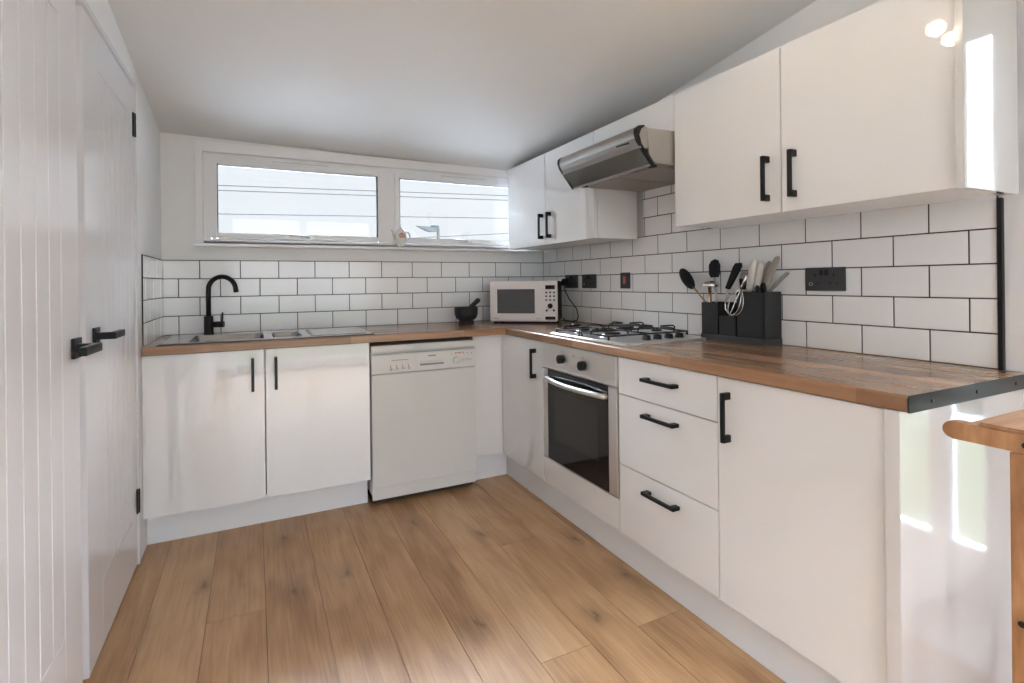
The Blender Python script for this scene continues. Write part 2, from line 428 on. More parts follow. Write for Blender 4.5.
# ---- glazed doors in the right wall (behind the end of the units) and, added for daylight, in the rear wall
def glazed(name, label, side, spans, zb, zt, z1):
    """side 'X': in plane x=0..; spans of panes given in Y; side 'Y' rear wall, spans in X"""
    lo, hi = min(s[0] for s in spans)-.07, max(s[1] for s in spans)+.015
    if side == 'X': w = thing(name, label, None, (.06, (lo+hi)/2, 0), kind='structure')
    else: w = thing(name, label, None, ((lo+hi)/2, YE-.06, 0), kind='structure')
    def bb(bm, a, b_, c, d, z0, z1, bev=.004):
        if side == 'X': box(bm, c, d, a, b_, z0, z1, bev)
        else: box(bm, a, b_, YE-d, YE-c, z0, z1, bev)
    bm = B(); edges = sorted(spans)
    prev = lo
    for (a, b_) in edges:
        bb(bm, prev, a, -.004, .06, 0, z1); prev = b_
    bb(bm, prev, hi, -.004, .06, 0, z1)
    for (a, b_) in edges:
        bb(bm, a, b_, 0, .056, 0, zb); bb(bm, a, b_, 0, .056, zt, z1)
        bb(bm, a, b_, -.01, .01, zb-.16, zb-.13)
    part('door_frame', bm, M['upvc'], w)
    for (a, b_) in edges:
        bm = B(); bb(bm, a, b_, .03, .034, zb, zt, 0)
        part('pane', bm, M['glass'], w)
    return w
glazed('door_3', 'white glazed garden door beyond the end of the worktop', 'X', [(-2.815, -2.725), (-3.42, -2.865), (-4.42, -3.56)], .36, 1.90, 2.08)
glazed('added_door_4', 'white glazed patio doors added in the unseen rear wall for daylight', 'Y', [(-2.23, -1.27), (-1.15, -.14)], .12, 2.22, 2.30)  # unseen patio doors, added to light the room from behind
# unseen roof window, added to pour fill light into the room
ry0, ry1 = CY[12], CY[10]
w2 = thing('added_window_2', 'white roof window added for fill light in the sloping ceiling behind the camera', None, (-1.25, (ry0+ry1)/2, zc(-1.25, (ry0+ry1)/2)), kind='structure')
def slab(bm, x0, x1, y0, y1, dz0, dz1):
    vs = [bm.verts.new((x, y, zc(x, y)+dz)) for x in (x0, x1) for y in (y0, y1) for dz in (dz0, dz1)]
    for idx in ((0, 1, 3, 2), (4, 6, 7, 5), (0, 4, 5, 1), (2, 3, 7, 6), (0, 2, 6, 4), (1, 5, 7, 3)): bm.faces.new([vs[i] for i in idx])
bm = B()
slab(bm, -1.85, -1.79, ry0, ry1, .06, .14); slab(bm, -.71, -.65, ry0, ry1, .06, .14); slab(bm, -1.79, -.71, ry0, ry0+.06, .06, .14); slab(bm, -1.79, -.71, ry1-.06, ry1, .06, .14)
part('frame', bm, M['upvc'], w2)
bm = B(); slab(bm, -1.79, -.71, ry0+.06, ry1-.06, .095, .10); part('pane', bm, M['glass'], w2)
# curtain beside the narrow pane
bm = B()
pts = []
for k in range(40):
    t = k/39; pts.append((-3.05+.282*t, -.055+.014*math.sin(t*34)))
for z0, z1 in ((1.25, 2.05),):
    A = [bm.verts.new((x, y, z0)) for y, x in pts]; C_ = [bm.verts.new((x*.8, y-.03*(1-i/39)+0*i, z1)) for i, (y, x) in enumerate(pts)]
    for a, b_, c, d in zip(A, A[1:], C_[1:], C_): bm.faces.new((a, b_, c, d)).smooth = True
o = solo('curtain', bm, M['curtain'], 'thin white curtain gathered beside the glazed garden door', 'curtain', (-.055, -2.92, 1.25))
sm = o.modifiers.new('thick', 'SOLIDIFY'); sm.thickness = .003

# ---- grooved cupboard doors on the left
def grooved_leaf(root, y_lead, y_hinge, xface, grooves, panel, local):
    """leaf face with V-grooved centre panel: real recesses cut as geometry"""
    y0, y1 = min(y_lead, y_hinge), max(y_lead, y_hinge)
    zt, zb = panel[3], panel[2]; py0, py1 = panel[0], panel[1]
    d = .0025; bm = B(); t = .04; H0, H1 = .008, 2.018
    box(bm, xface-t, xface, y0, py0, H0, H1, .0015); box(bm, xface-t, xface, py1, y1, H0, H1, .0015)
    box(bm, xface-t, xface, py0, py1, H0, zb, .0); box(bm, xface-t, xface, py0, py1, zt, H1, .0)
    # planks of the panel between grooves with chamfered edges
    gs = [py0]+list(grooves)+[py1]
    for a, b_ in zip(gs, gs[1:]):
        c = .0030; e = .0020
        prism(bm, [(xface-t, a+e), (xface-.005, a+e), (xface-.0005, a+c), (xface-.0005, b_-c), (xface-.005, b_-e), (xface-t, b_-e)], 'Z', zb+.003, zt-.003)
    box(bm, xface-t, xface-.014, py0, py1, zb, zt, 0)
    return bm
def lever(root, x, y, z, direction, local):
    bm = B(); s = .027
    box(bm, x, x+.009, y-s, y+s, z-s, z+s, .0012)
    h = part('handle_rose', bm, M['black'], root, local)
    bm = B()
    box(bm, x+.008, x+.046, y-.011, y+.011, z-.011, z+.011, .001)
    box(bm, x+.040, x+.058, min(y-direction*.011, y+direction*.115), max(y-direction*.011, y+direction*.115), z-.011, z+.011, .0015)
    part('lever_handle', bm, M['black'], h, local, label='black square lever handle')
def hinge(root, x, y, z, local):
    bm = B(); tube(bm, [(x, y, z-.05), (x, y, z+.05)], .0065, 10)
    for q in (-.03, 0, .03): tube(bm, [(x, y, z+q-.001), (x, y, z+q+.001)], .0075, 10)
    box(bm, x-.004, x+.002, y-.02, y+.024, z-.05, z+.05, .001)
    part('hinge', bm, M['black'], root, local)
XD = -2.397
d2 = thing('door_2', 'white grooved cupboard door next to the sink, closed', None, (XD, -1.0, 0), kind='structure')
gro = [-1.215+.073*k for k in range(7)]
part('door_leaf', grooved_leaf(d2, -1.380, -.680, XD, gro, (-1.215-.001, -.777+.001+.0, .22, 1.885), False), M['door_paint'], d2)
lever(d2, XD, -1.285, 1.022, 1, False)
for z in (.27, 1.86): hinge(d2, XD+.004, -.672, z, False)
# near leaf, slightly ajar: hinge at Y -2.2
ang = -math.atan(.024/.66)
d1 = thing('door_1', 'white grooved cupboard door nearest the camera, slightly ajar', None, (XD, -2.2, 0), rotz=ang, kind='structure')
gl = [.54-.073*k for k in range(7)][::-1]
part('door_leaf', grooved_leaf(d1, .66, 0, 0, gl, (gl[0]-.001, gl[-1]+.001, .29, 1.865), True), M['door_paint'], d1, True)
lever(d1, 0, .625, 1.015, -1, True)
for z in (.27, 1.86): hinge(d1, .004, -.006, z, True)
# door lining
bm = B()
for (a, b_) in ((-.672, -.655), (-1.425, -1.383), (-2.235, -2.206)): box(bm, XL-.1, XL+.003 if a != -1.425 else XL-.03, a, b_, 0, DZ+.01, .001)
box(bm, XL-.1, XL+.003, -2.235, -.655, DZ-.006, DZ+.012, .001)
box(bm, XL-.1, XL-.06, -2.206, -.672, 0, DZ, 0)
solo('trim_1', bm, M['door_paint'], 'white timber lining framing the pair of cupboard doors', None, (XL-.05, -1.4, 0), kind='structure')

# ================================================================== TILES
P, V = .202, .102; ZT = 1.318; G = .0021
def tile(bm, T, u0, u1, z0, z1):
    """T maps (u, out, z) to world; thin pillow tile standing proud of the grout"""
    u0 += G; u1 -= G; z0 += G; z1 -= G
    if u1-u0 < .004 or z1-z0 < .004: return
    h = .007; c = min(.0016, (u1-u0)/3, (z1-z0)/3)
    j = [random.uniform(-.00012, .00012) for _ in range(4)]
    base = [(u0, .001, z0), (u1, .001, z0), (u1, .001, z1), (u0, .001, z1)]
    mid = [(u0, h-.001, z0), (u1, h-.001, z0), (u1, h-.001, z1), (u0, h-.001, z1)]
    tp = [(u0+c, h+j[0], z0+c), (u1-c, h+j[1], z0+c), (u1-c, h+j[2], z1-c), (u0+c, h+j[0]+j[2]-j[1], z1-c)]
    R3 = [[bm.verts.new(T(*p)) for p in r] for r in (base, mid, tp)]
    for a, b_ in zip(R3, R3[1:]):
        for k in range(4): bm.faces.new((a[k], a[(k+1) % 4], b_[(k+1) % 4], b_[k]))
    bm.faces.new(R3[2])
def tile_wall(T, umax, zrows, off_even, off_odd, holes=()):
    bm = B()
    for r, (z0, z1, zlo, zhi) in enumerate(zrows):
        pass
    return bm
def rows(ulen, offA, u_start, zr):
    """list of (u0,u1,z0,z1) with joints at offA + k*P"""
    out = []
    k = math.floor((u_start-offA)/P)
    while True:
        a = offA+k*P; b_ = a+P
        if a >= ulen: break
        out.append((max(a, u_start), min(b_, ulen), *zr)); k += 1
    return out
a0, b0 = .1945, .0947
# back wall: u = -X
bm = B(); Tb = lambda u, o, z: (-u, -o, z)
for r in range(4):
    off = a0 if r % 2 == 0 else a0-P/2
    for q in rows(2.3895, off, .0, (ZT-(r+1)*V, ZT-r*V)): tile(bm, Tb, *q)
nt_ = len(bm.faces)
box(bm, -2.393, 0, -.0052, -.0002, ZW, ZT+.002, mi=1)
solo('tiled_splashback', bm, [M['tile'], M['grout']], 'four courses of white brick tiles with dark grout under the window', 'splashback', (-1.2, -.004, ZW))
# left wall: u = distance from the corner
bm = B(); Tl = lambda u, o, z: (XL+o, -u, z)
for r in range(4):
    for q in rows(.553, P if r % 2 == 0 else P/2, .0100, (ZT-(r+1)*V, ZT-r*V)): tile(bm, Tl, *q)
box(bm, XL+.0002, XL+.0052, -.5545, -.001, ZW, ZT+.002, mi=1)
solo('tiled_splashback', bm, [M['tile'], M['grout']], 'narrow return of white brick tiles beside the cupboard doors, left of the tap', 'splashback', (XL+.004, -.28, ZW))
# right wall: u = -Y ; lower field to 1.42, behind hood up to 1.73
bm = B(); Tr = lambda u, o, z: (-o, -u, z)
for r in range(4):
    off = b0 if r % 2 == 0 else b0+P/2
    for q in rows(2.585, off, .0100, (ZT-(r+1)*V, ZT-r*V)): tile(bm, Tr, *q)
for q in rows(2.585, b0+P/2, .0085, (ZT, 1.42)): tile(bm, Tr, *q)
for r, zz in enumerate((1.42, 1.522, 1.624)):
    for q in rows(1.658, b0 if r % 2 == 0 else b0+P/2, 1.092, (zz, zz+V)): tile(bm, Tr, *q)
box(bm, -.0052, -.0002, -2.586, -.001, ZW, 1.421, mi=1); box(bm, -.0052, -.0002, -1.66, -1.092, 1.42, 1.727, mi=1)
solo('tiled_splashback', bm, [M['tile'], M['grout']], 'long run of white brick tiles behind the hob, rising under the extractor', 'splashback', (-.004, -1.3, ZW))
bm = B(); box(bm, -.016, 0, -2.5975, -2.586, ZW, 1.404, .001)
solo('tile_edge_trim', bm, M['black'], 'thin black upright trim strip ending the tiles', 'trim strip', (-.008, -2.592, ZW))

# ================================================================== BASE UNITS
YB, XR = -.585, -.605      # door faces
def pull(parent, base, bar_axis, L, out):
    """black bar pull: two square feet and a square bar. base = centre on the face; out = outward unit vector axis: 'x-' or 'y-'"""
    x, y, z = base; bm = B(); h = L/2; s = .0065; d = .034
    if out == 'x-':
        for k in (-1, 1):
            if bar_axis == 'Z': box(bm, x-d, x, y-s, y+s, z+k*(h-.011)-.011, z+k*(h-.011)+.011, .001)
            else: box(bm, x-d, x, y+k*(h-.011)-.011, y+k*(h-.011)+.011, z-s, z+s, .001)
        if bar_axis == 'Z': box(bm, x-d-.001, x-d+.010, y-s, y+s, z-h, z+h, .0015)
        else: box(bm, x-d-.001, x-d+.010, y-h, y+h, z-s, z+s, .0015)
    else:
        for k in (-1, 1): box(bm, x-s, x+s, y-d, y, z+k*(h-.011)-.011, z+k*(h-.011)+.011, .001)
        box(bm, x-s, x+s, y-d-.001, y-d+.010, z-h, z+h, .0015)
    return part('handle', bm, M['black'], parent, label='black bar handle')
def carcass(c, x0, x1, y0, y1, z0, z1, front, mat_='carcass', back=True, top=False, legs=True):
    """hollow cabinet box of 18 mm boards, open towards front ('y-' or 'x-')"""
    t = .016; bm = B()
    box(bm, x0, x1, y0, y1, z0, z0+t)
    if front == 'y-': box(bm, x0, x0+t, y0, y1, z0+t, z1); box(bm, x1-t, x1, y0, y1, z0+t, z1); box(bm, x0+t, x1-t, y1-t, y1, z0+t, z1-.2 if not top else z1)
    else: box(bm, x0, x1, y0, y0+t, z0+t, z1); box(bm, x0, x1, y1-t, y1, z0+t, z1); box(bm, x1-t, x1, y0+t, y1-t, z0+t, z1)
    if top: box(bm, x0+(t if front == 'y-' else 0), x1-t, y0+(0 if front == 'y-' else t), y1-t, z1-t, z1)
    o = part('carcass', bm, M[mat_], c)
    if legs:
        for x in (x0+.10, x1-.05):
            for y in (y0+.10, y1-.08):
                bm = B(); lathe(bm, [(0, 0), (.026, 0), (.026, .01), (.015, .014), (.015, z0-.01), (.024, z0), (0, z0)], (x, y, 0), 12)
                part('leg', bm, M['blackplastic'], c)
# sink base unit
c = thing('base_cabinet', 'double-door gloss white base cabinet under the sink', 'cabinet', (-1.9, -.3, 0))
carcass(c, XL+.002, -1.404, YB+.02, -.004, .150, .871, 'y-')
for (x0, x1, hx) in ((XL+.001, -1.9015, -1.952), (-1.8965, -1.403, -1.851)):
    dd = part('door', bx(x0, x1, YB, YB+.018, .152, .868, bev=.0015), M['gloss'], c)
    pull(dd, (hx, YB, .752), 'Z', .155, 'y-')
# corner filler
c = thing('corner_filler_panel', 'plain white filler panel between the dishwasher and the corner', 'panel', (-.7, -.53, .15))
part('panel', bx(-.797, -.605, -.528, -.51, .152, .871, bev=.001), M['gloss'], c)
# right run
c = thing('base_cabinet', 'narrow gloss white corner base cabinet left of the oven', 'cabinet', (-.3, -.8, 0))
carcass(c, XR+.02, -.004, -1.011, -.51, .150, .871, 'x-')
dd = part('door', bx(XR, XR+.018, -1.0105, -.530, .152, .868, bev=.0015), M['gloss'], c)
pull(dd, (XR, -.935, .748), 'Z', .155, 'x-')
c = thing('oven_housing', 'white oven housing cabinet with a plain panel below the oven', 'cabinet', (-.3, -1.3, 0))
carcass(c, XR+.02, -.004, -1.6155, -1.013, .150, .284, 'x-')
part('lower_panel', bx(XR, XR+.018, -1.6145, -1.0135, .152, .283, bev=.0015), M['gloss'], c)
c = thing('drawer_unit', 'gloss white three-drawer unit right of the oven', 'cabinet', (-.3, -1.86, 0))
carcass(c, XR+.02, -.004, -2.1125, -1.618, .150, .871, 'x-')
for (z0, z1, zh) in ((.7205, .868, .805), (.4355, .717, .668), (.152, .432, .378)):
    dd = part('drawer_front', bx(XR, XR+.018, -2.1115, -1.6175, z0, z1, bev=.0015), M['gloss'], c)
    pull(dd, (XR, -1.865, zh), 'Y', .165, 'x-')
c = thing('base_cabinet', 'tall-door gloss white base cabinet at the end of the worktop', 'cabinet', (-.3, -2.36, 0))
carcass(c, XR+.02, -.004, -2.603, -2.1135, .150, .871, 'x-')
dd = part('door', bx(XR, XR+.018, -2.6015, -2.1145, .152, .868, bev=.0015), M['gloss'], c)
pull(dd, (XR, -2.158, .748), 'Z', .155, 'x-')
bm = bx(-.622, -.006, -2.636, -2.6045, 0, .872, bev=.0015)
solo('end_panel', bm, M['gloss_end'], 'mirror-gloss white end panel closing the base units below the worktop end', 'panel', (-.3, -2.62, 0))
# plinths
bm = bx(XL+.001, -1.402, -.495, -.48, 0, .149, bev=.001)
solo('plinth', bm, M['plinth'], 'white kickboard under the sink cabinet', 'kickboard', (-1.9, -.49, 0))
bm = bx(-.797, -.555, -.475, -.46, 0, .149, bev=.001)
solo('plinth', bm, M['plinth'], 'short white kickboard beside the dishwasher in the corner', 'kickboard', (-.66, -.47, 0))
bm = bx(-.555, -.54, -2.603, -.476, 0, .149, bev=.001)
solo('plinth', bm, M['plinth'], 'long white kickboard under the oven and drawers', 'kickboard', (-.55, -1.5, 0))

# ================================================================== WORKTOPS
def edge_profile(sign):
    pass
SX0, SX1, SY0, SY1 = -2.31, -1.40, -.545, -.075          # sink cut-out
bm = B(); yF, yB = -.612, -.0065
def wt_profile(f, b_, z0, z1, r=.009, n=5):
    """outline in (depth, z) with rounded front-top and small front-bottom radius; f = front, b_ = back"""
    s = 1 if b_ > f else -1; pts = [(b_, z0)]
    for k in range(n+1):
        a = math.pi/2*k/n; pts.append((f+s*(.004-.004*math.sin(a)), z0+.004-.004*math.cos(a)) if False else (f+s*.004*(1-math.sin(a)), z0+.004*(1-math.cos(a))))
    for k in range(n+1):
        a = math.pi/2*k/n; pts.append((f+s*r*(1-math.cos(a)), z1-r+r*math.sin(a)))
    pts.append((b_, z1)); return pts
def strip(bm, prof, axis, a0_, a1_):
    for f in prism(bm, prof, axis, a0_, a1_): f.smooth = False
# back run: profile pieces around the sink cut-out
strip(bm, wt_profile(yF, SY0, .872, ZW), 'X', XL+.0065, -.618)
box(bm, XL+.0065, -.618, SY1, yB, .872, ZW); box(bm, XL+.0065, SX0, SY0, SY1, .872, ZW); box(bm, SX1, -.618, SY0, SY1, .872, ZW)
solo('worktop', bm, M['wood_x'], 'wood-block laminate worktop along the window wall holding the sink', 'worktop', (-1.5, -.3, .872))
HX0, HX1, HY0, HY1 = -.52, -.10, -1.58, -1.07
bm = B()
strip(bm, wt_profile(-.615, HX0, .872, ZW), 'Y', -2.650, -.0065)
box(bm, HX1, -.0065, -2.650, -.0065, .872, ZW); box(bm, HX0, HX1, HY1, -.0065, .872, ZW); box(bm, HX0, HX1, -2.650, HY0, .872, ZW)
c = thing('worktop', 'long wood-block laminate worktop along the hob wall with a black-capped end', 'worktop', (-.3, -1.3, .872))
part('board', bm, M['wood_y'], c)
bm = B(); prism(bm, wt_profile(-.617, -.0, .871, ZW+.001), 'Y', -2.6535, -2.6503)
es = part('end_strip', bm, M['darksteel'], c, label='dark metal strip capping the worktop end')
for x in (-.52, -.31, -.10):
    bm = B(); disc_y(bm, x, -2.6533, .890, .005, .0018, 14)
    part('screw', bm, M['black'], es, label='small dark screw head')

# ================================================================== SINK + TAP
c = thing('kitchen_sink', 'inset stainless steel sink with draining grooves below the window', 'sink', (-1.85, -.31, ZW))
bm = B(); bw = [(-2.22, -1.90, -.51, -.17, .15), (-1.86, -1.72, -.48, -.20, .09)]
X0, X1, Y0, Y1 = -2.335, -1.375, -.565, -.06
zt = ZW+.0045
# deck as grid with holes
xsn = sorted({X0, X1, *[b_[0] for b_ in bw], *[b_[1] for b_ in bw]}); ysn = sorted({Y0, Y1, *[b_[2] for b_ in bw], *[b_[3] for b_ in bw]})
for i in range(len(xsn)-1):
    for j in range(len(ysn)-1):
        cx_, cy_ = (xsn[i]+xsn[i+1])/2, (ysn[j]+ysn[j+1])/2
        if any(b_[0] < cx_ < b_[1] and b_[2] < cy_ < b_[3] for b_ in bw): continue
        box(bm, xsn[i], xsn[i+1], ysn[j], ysn[j+1], ZW+.0005, zt)
bmesh.ops.remove_doubles(bm, verts=bm.verts, dist=1e-5)
tube(bm, [(X0, Y0, zt-.001), (X1, Y0, zt-.001), (X1, Y1, zt-.001), (X0, Y1, zt-.001), (X0, Y0, zt-.001)], .0035, 8)
part('deck', bm, M['sinksteel'], c)
for (x0, x1, y0, y1, dp) in bw:
    bm = B(); rings = []
    for (ins, z) in ((0, zt), (.004, zt-.008), (.02, zt-dp+.02), (.045, zt-dp), (.10 if x1-x0 > .2 else .05, zt-dp-.004)):
        ring = []
        a, b_, cc, d = x0+ins, x1-ins, y0+ins, y1-ins; r = min(.04, (b_-a)/3)
        for (px, py, s) in ((b_-r, d-r, 0), (a+r, d-r, 90), (a+r, cc+r, 180), (b_-r, cc+r, 270)):
            for k in range(5):
                t = R(s+90*k/4); ring.append(bm.verts.new((px+r*math.cos(t), py+r*math.sin(t), z)))
        rings.append(ring)
    for a, b_ in zip(rings, rings[1:]):
        for k in range(20): bm.faces.new((a[k], a[(k+1) % 20], b_[(k+1) % 20], b_[k])).smooth = True
    bm.faces.new(rings[-1])
    o = part('bowl', bm, M['bowlsteel_shaded'], c)
    bm = B(); lathe(bm, [(0, 0), (.035, 0), (.038, .002), (.03, .003), (.0, .001)], ((x0+x1)/2, (y0+y1)/2, zt-dp-.003))
    part('drain', bm, M['chrome'], o)
bm = B()
for k in range(7):
    y = -.50+.055*k; tube(bm, [(-1.68, y, zt), (-1.66, y, zt+.003), (-1.42, y, zt+.003), (-1.40, y, zt)], .0035, 8)
part('drainer_ribs', bm, M['sinksteel'], c)
c = thing('mixer_tap', 'tall matt black swan-neck mixer tap behind the sink', 'tap', (-2.168, -.085, ZW))
tx, ty = -2.168, -.085
bm = B(); lathe(bm, [(0, 0), (.026, 0), (.026, .006), (.0235, .008), (.0235, .093), (.021, .097), (0, .097)], (tx, ty, zt))
part('body', bm, M['black'], c)
bm = B(); pts = [(tx, ty, zt+.09), (tx, ty, 1.138)]
ar = .072
# spout arcs over to the right and towards the bowl
dirv = Vector((.93, -.36, 0)).normalized()
for k in range(1, 15):
    a = math.pi*(1-k/14*.93); pts.append((tx+dirv.x*(ar+ar*math.cos(a)), ty+dirv.y*(ar+ar*math.cos(a)), 1.153+ar*math.sin(a)))
e = Vector(pts[-1]); pts.append((e.x+.004*dirv.x, e.y, e.z-.030))
tube(bm, pts, [.0125]*(len(pts)-2)+[.0125, .0125], 14)
part('spout', bm, M['black'], c)
bm = B(); tube(bm, [(tx+.015, ty-.004, zt+.050), (tx+.074, ty-.02, zt+.050)], .0165, 16)
hb = part('valve', bm, M['black'], c)
bm = B(); tube(bm, [(tx+.066, ty-.018, zt+.06), (tx+.068, ty-.018, zt+.115)], .0045, 10)
part('lever', bm, M['black'], hb)

# ================================================================== DISHWASHER
c = thing('dishwasher', 'freestanding off-white dishwasher under the worktop', 'dishwasher', (-1.1, -.3, 0))
yd = -.60
part('cabinet', bx(-1.394, -.804, yd+.03, -.02, .06, .85, bev=.003), M['dish'], c)
part('lid', bx(-1.396, -.802, yd+.0, -.02, .817, .851, bev=.004), M['dish'], c)
bm = bx(-1.395, -.803, yd, yd+.03, .702, .803, bev=.004)
pn = part('control_panel', bm, M['dish'], c)
bm = B(); box(bm, -1.155, -.975, yd-.003, yd, .712, .797, .001)
part('handle_plate', bm, M['dish'], pn)
bm = B(); box(bm, -1.135, -1.0, yd-.0045, yd-.0025, .731, .752, .0008); part('handle_recess', bm, M['dishdark'], pn, label='dark grip slot')
bm = B(); box(bm, -1.135, -1.0, yd-.011, yd-.004, .742, .753, .002); part('grip', bm, M['dish'], pn)
for q in [(-1.09, -1.045, yd-.0036, yd-.0028, .778, .785), (-1.29, -1.20, yd-.0006, yd, .768, .771)]+[(-1.297+.032*k, -1.293+.032*k, yd-.0008, yd, .732, .744) for k in range(4)]+[(-.955+.024*k, -.950+.024*k, yd-.0008, yd, .778, .784) for k in range(6)]:
    part('printed_mark', bx(*q), M['dishdark'], pn)
for k in range(4): bm = B(); disc_y(bm, -1.292+.032*k, yd, .722, .007, .006, 12); part('button', bm, M['dish'], pn)
bm = B(); disc_y(bm, -.925, yd, .745, .020, .010, 24, bev=.003); part('dial', bm, M['dish'], pn)
for k in range(3): bm = B(); disc_y(bm, -.885+.022*k, yd, .745, .006, .005, 12); part('button', bm, M['dish'], pn)
bm = B(); box(bm, -.935, -.88, yd-.0008, yd, .785, .788); part('red_print', bm, M['red'], pn, label='thin red printed line')
part('door', bx(-1.394, -.804, yd+.003, yd+.03, .107, .698, bev=.004), M['dish'], c)
part('kick_panel', bx(-1.392, -.806, yd+.016, yd+.035, .038, .103, bev=.002), M['dish'], c)
part('base', bx(-1.385, -.813, yd+.05, -.05, .012, .055), M['gap'], c, label='black recessed base')
for (x, y) in ((-1.35, -.50), (-.85, -.50), (-1.35, -.08), (-.85, -.08)):
    bm = B(); lathe(bm, [(0, 0), (.018, 0), (.018, .01), (.01, .014), (.01, .03), (0, .03)], (x, y, 0), 14)
    part('foot', bm, M['blackplastic'], c)

# ================================================================== OVEN
c = thing('built_in_oven', 'built-in steel and black glass oven below the hob', 'oven', (-.3, -1.31, .285))
oy0, oy1 = -1.613, -1.0145
part('cavity_box', bx(XR+.03, -.06, oy0+.01, oy1-.01, .287, .86), M['gap'], c)
bm = bx(XR-.006, XR+.03, oy0, oy1, .742, .867, bev=.003)
fa = part('control_fascia', bm, M['steel'], c)
for (y, z) in ((-1.208, .806), (-1.383, .799)):
    bm = B(); disc_y(bm, XR-.006, y, z, .021, .026, 24, ax='X', bev=.003)
    box(bm, XR-.036, XR-.028, y-.003, y+.003, z-.018, z+.019, .001)
    part('control_knob', bm, M['blackplastic'], fa)
for (y, z) in ((-1.208, .806), (-1.383, .799)): part('pointer_mark', bx(XR-.0066, XR-.0058, y+.006, y+.010, z+.031, z+.036), M['blackplastic'], fa)
bm = B(); disc_y(bm, XR-.006, -1.30, .832, .003, .001, 10, ax='X'); part('indicator_light', bm, M['blackplastic'], fa)
dr = part('oven_door', bx(XR-.004, XR+.025, oy0+.003, oy1-.003, .290, .738, bev=.003), M['steel'], c)
bm = B(); box(bm, XR-.0065, XR-.003, oy0+.058, oy1-.052, .292, .738, .001); part('black_glass', bm, M['ovenglass'], dr, label='glossy black door glass')
bm = B(); box(bm, XR-.0075, XR-.006, oy0+.125, oy1-.118, .40, .645, .0005); part('viewing_window', bm, M['ovenwin'], dr)
bm = B(); pts = []
for k in range(13):
    t = k/12; y = (oy0+.07)+(oy1-oy0-.13)*t; pts.append((XR-.022-.026*math.sin(math.pi*t), y, .692))
tube(bm, [(XR-.005, pts[0][1], .692)]+pts+[(XR-.005, pts[-1][1], .692)], .0115, 12, flat=(1, 1.1))
part('door_handle', bm, M['steel'], dr, label='bowed steel bar handle')

# ================================================================== HOB
c = thing('gas_hob', 'four-burner steel gas hob with black pan supports set in the worktop', 'hob', (-.31, -1.33, ZW))
hx0, hx1, hy0, hy1 = -.572, -.060, -1.625, -1.035
bm = B(); zz = ZW
prism(bm, [(hx0, zz), (hx0, zz+.003), (hx0+.012, zz+.009), (hx1-.012, zz+.009), (hx1, zz+.003), (hx1, zz)], 'Y', hy0, hy1, bev=.0)
# bevel ends
plate = part('plate', bm, M['hobsteel'], c)
burn = [(-.455, -1.159, .036), (-.185, -1.159, .045), (-.455, -1.384, .045), (-.185, -1.384, .030)]
for (x, y, r) in burn:
    bm = B(); lathe(bm, [(0, 0), (r+.012, 0), (r+.010, .004), (r, .006), (r-.002, .014), (0, .014)], (x, y, zz+.009), 28)
    bb_ = part('burner', bm, M['hobsteel'], c)
    bm = B(); lathe(bm, [(0, 0), (r-.006, 0), (r-.004, .004), (r-.008, .008), (0, .009)], (x, y, zz+.023), 28)
    part('burner_cap', bm, M['iron'], bb_, label='black enamel burner cap')
for y0_, y1_ in ((-1.268, -1.050), (-1.495, -1.273)):
    bm = B(); zr = zz+.046; s = .004
    xm0, xm1 = -.56, -.08
    for y in (y0_+.01, y1_-.01): tube(bm, [(xm0+.01, y, zz+.026), (xm1-.01, y, zz+.026)], s, 8)
    for x in (xm0+.01, xm1-.01, (xm0+xm1)/2): tube(bm, [(x, y0_+.01, zz+.026), (x, y1_-.01, zz+.026)], s, 8)
    ym = (y0_+y1_)/2
    for (xb) in (-.455, -.185):
        for k in range(4):
            a = R(90*k); dx, dy = math.cos(a), math.sin(a)
            ex = .115 if dx else .10
            tube(bm, [(xb+dx*ex, ym+dy*ex, zz+.026), (xb+dx*ex, ym+dy*ex, zr-.006), (xb+dx*(ex-.012), ym+dy*(ex-.012), zr), (xb+dx*.028, ym+dy*.028, zr)], s, 8)
    for x in (xm0+.01, xm1-.01):
        for y in (y0_+.01, y1_-.01): tube(bm, [(x, y, zz+.004), (x, y, zz+.028)], .005, 8)
    part('pan_support', bm, M['iron'], c)
for x in (-.392, -.329, -.262, -.199):
    bm = B(); lathe(bm, [(0, 0), (.021, 0), (.019, .004), (.0175, .017), (.015, .019), (0, .019)], (x, -1.545, zz+.009), 22)
    box(bm, x-.003, x+.003, -1.561, -1.529, zz+.026, zz+.030, .001)
    part('control_knob', bm, M['blackplastic'], c)

# ================================================================== WALL UNITS
UX = -.330; UZ0, UZ1 = 1.405, 1.965
c = thing('wall_cabinet', 'double-door gloss white wall cabinet between the window and the extractor', 'wall cabinet', (-.16, -.59, UZ0))
carcass(c, UX+.02, -.045, -1.0905, -.085, UZ0+.001, UZ1, 'x-', 'gloss', top=True, legs=False)
part('mounting_rail', bx(-.045, -.001, -1.08, -.10, 1.88, 1.95), M['carcass'], c)
for (y0, y1, yh) in ((-.5865, -.086, -.558), (-1.0895, -.5895, -.652)):
    dd = part('door', bx(UX, UX+.018, y0, y1, UZ0, UZ1, bev=.0015), M['gloss'], c)
    pull(dd, (UX, yh+.0, 1.519), 'Z', .155, 'x-')
c = thing('wall_cabinet', 'shallow white flap cabinet directly above the extractor hood', 'wall cabinet', (-.16, -1.37, 1.812))
carcass(c, UX+.02, -.045, -1.6585, -1.0925, 1.813, UZ1, 'x-', 'gloss', top=True, legs=False)
part('mounting_rail', bx(-.045, -.001, -1.65, -1.10, 1.88, 1.95), M['carcass'], c)
part('door', bx(UX, UX+.018, -1.658, -1.0925, 1.812, UZ1, bev=.0015), M['gloss'], c)
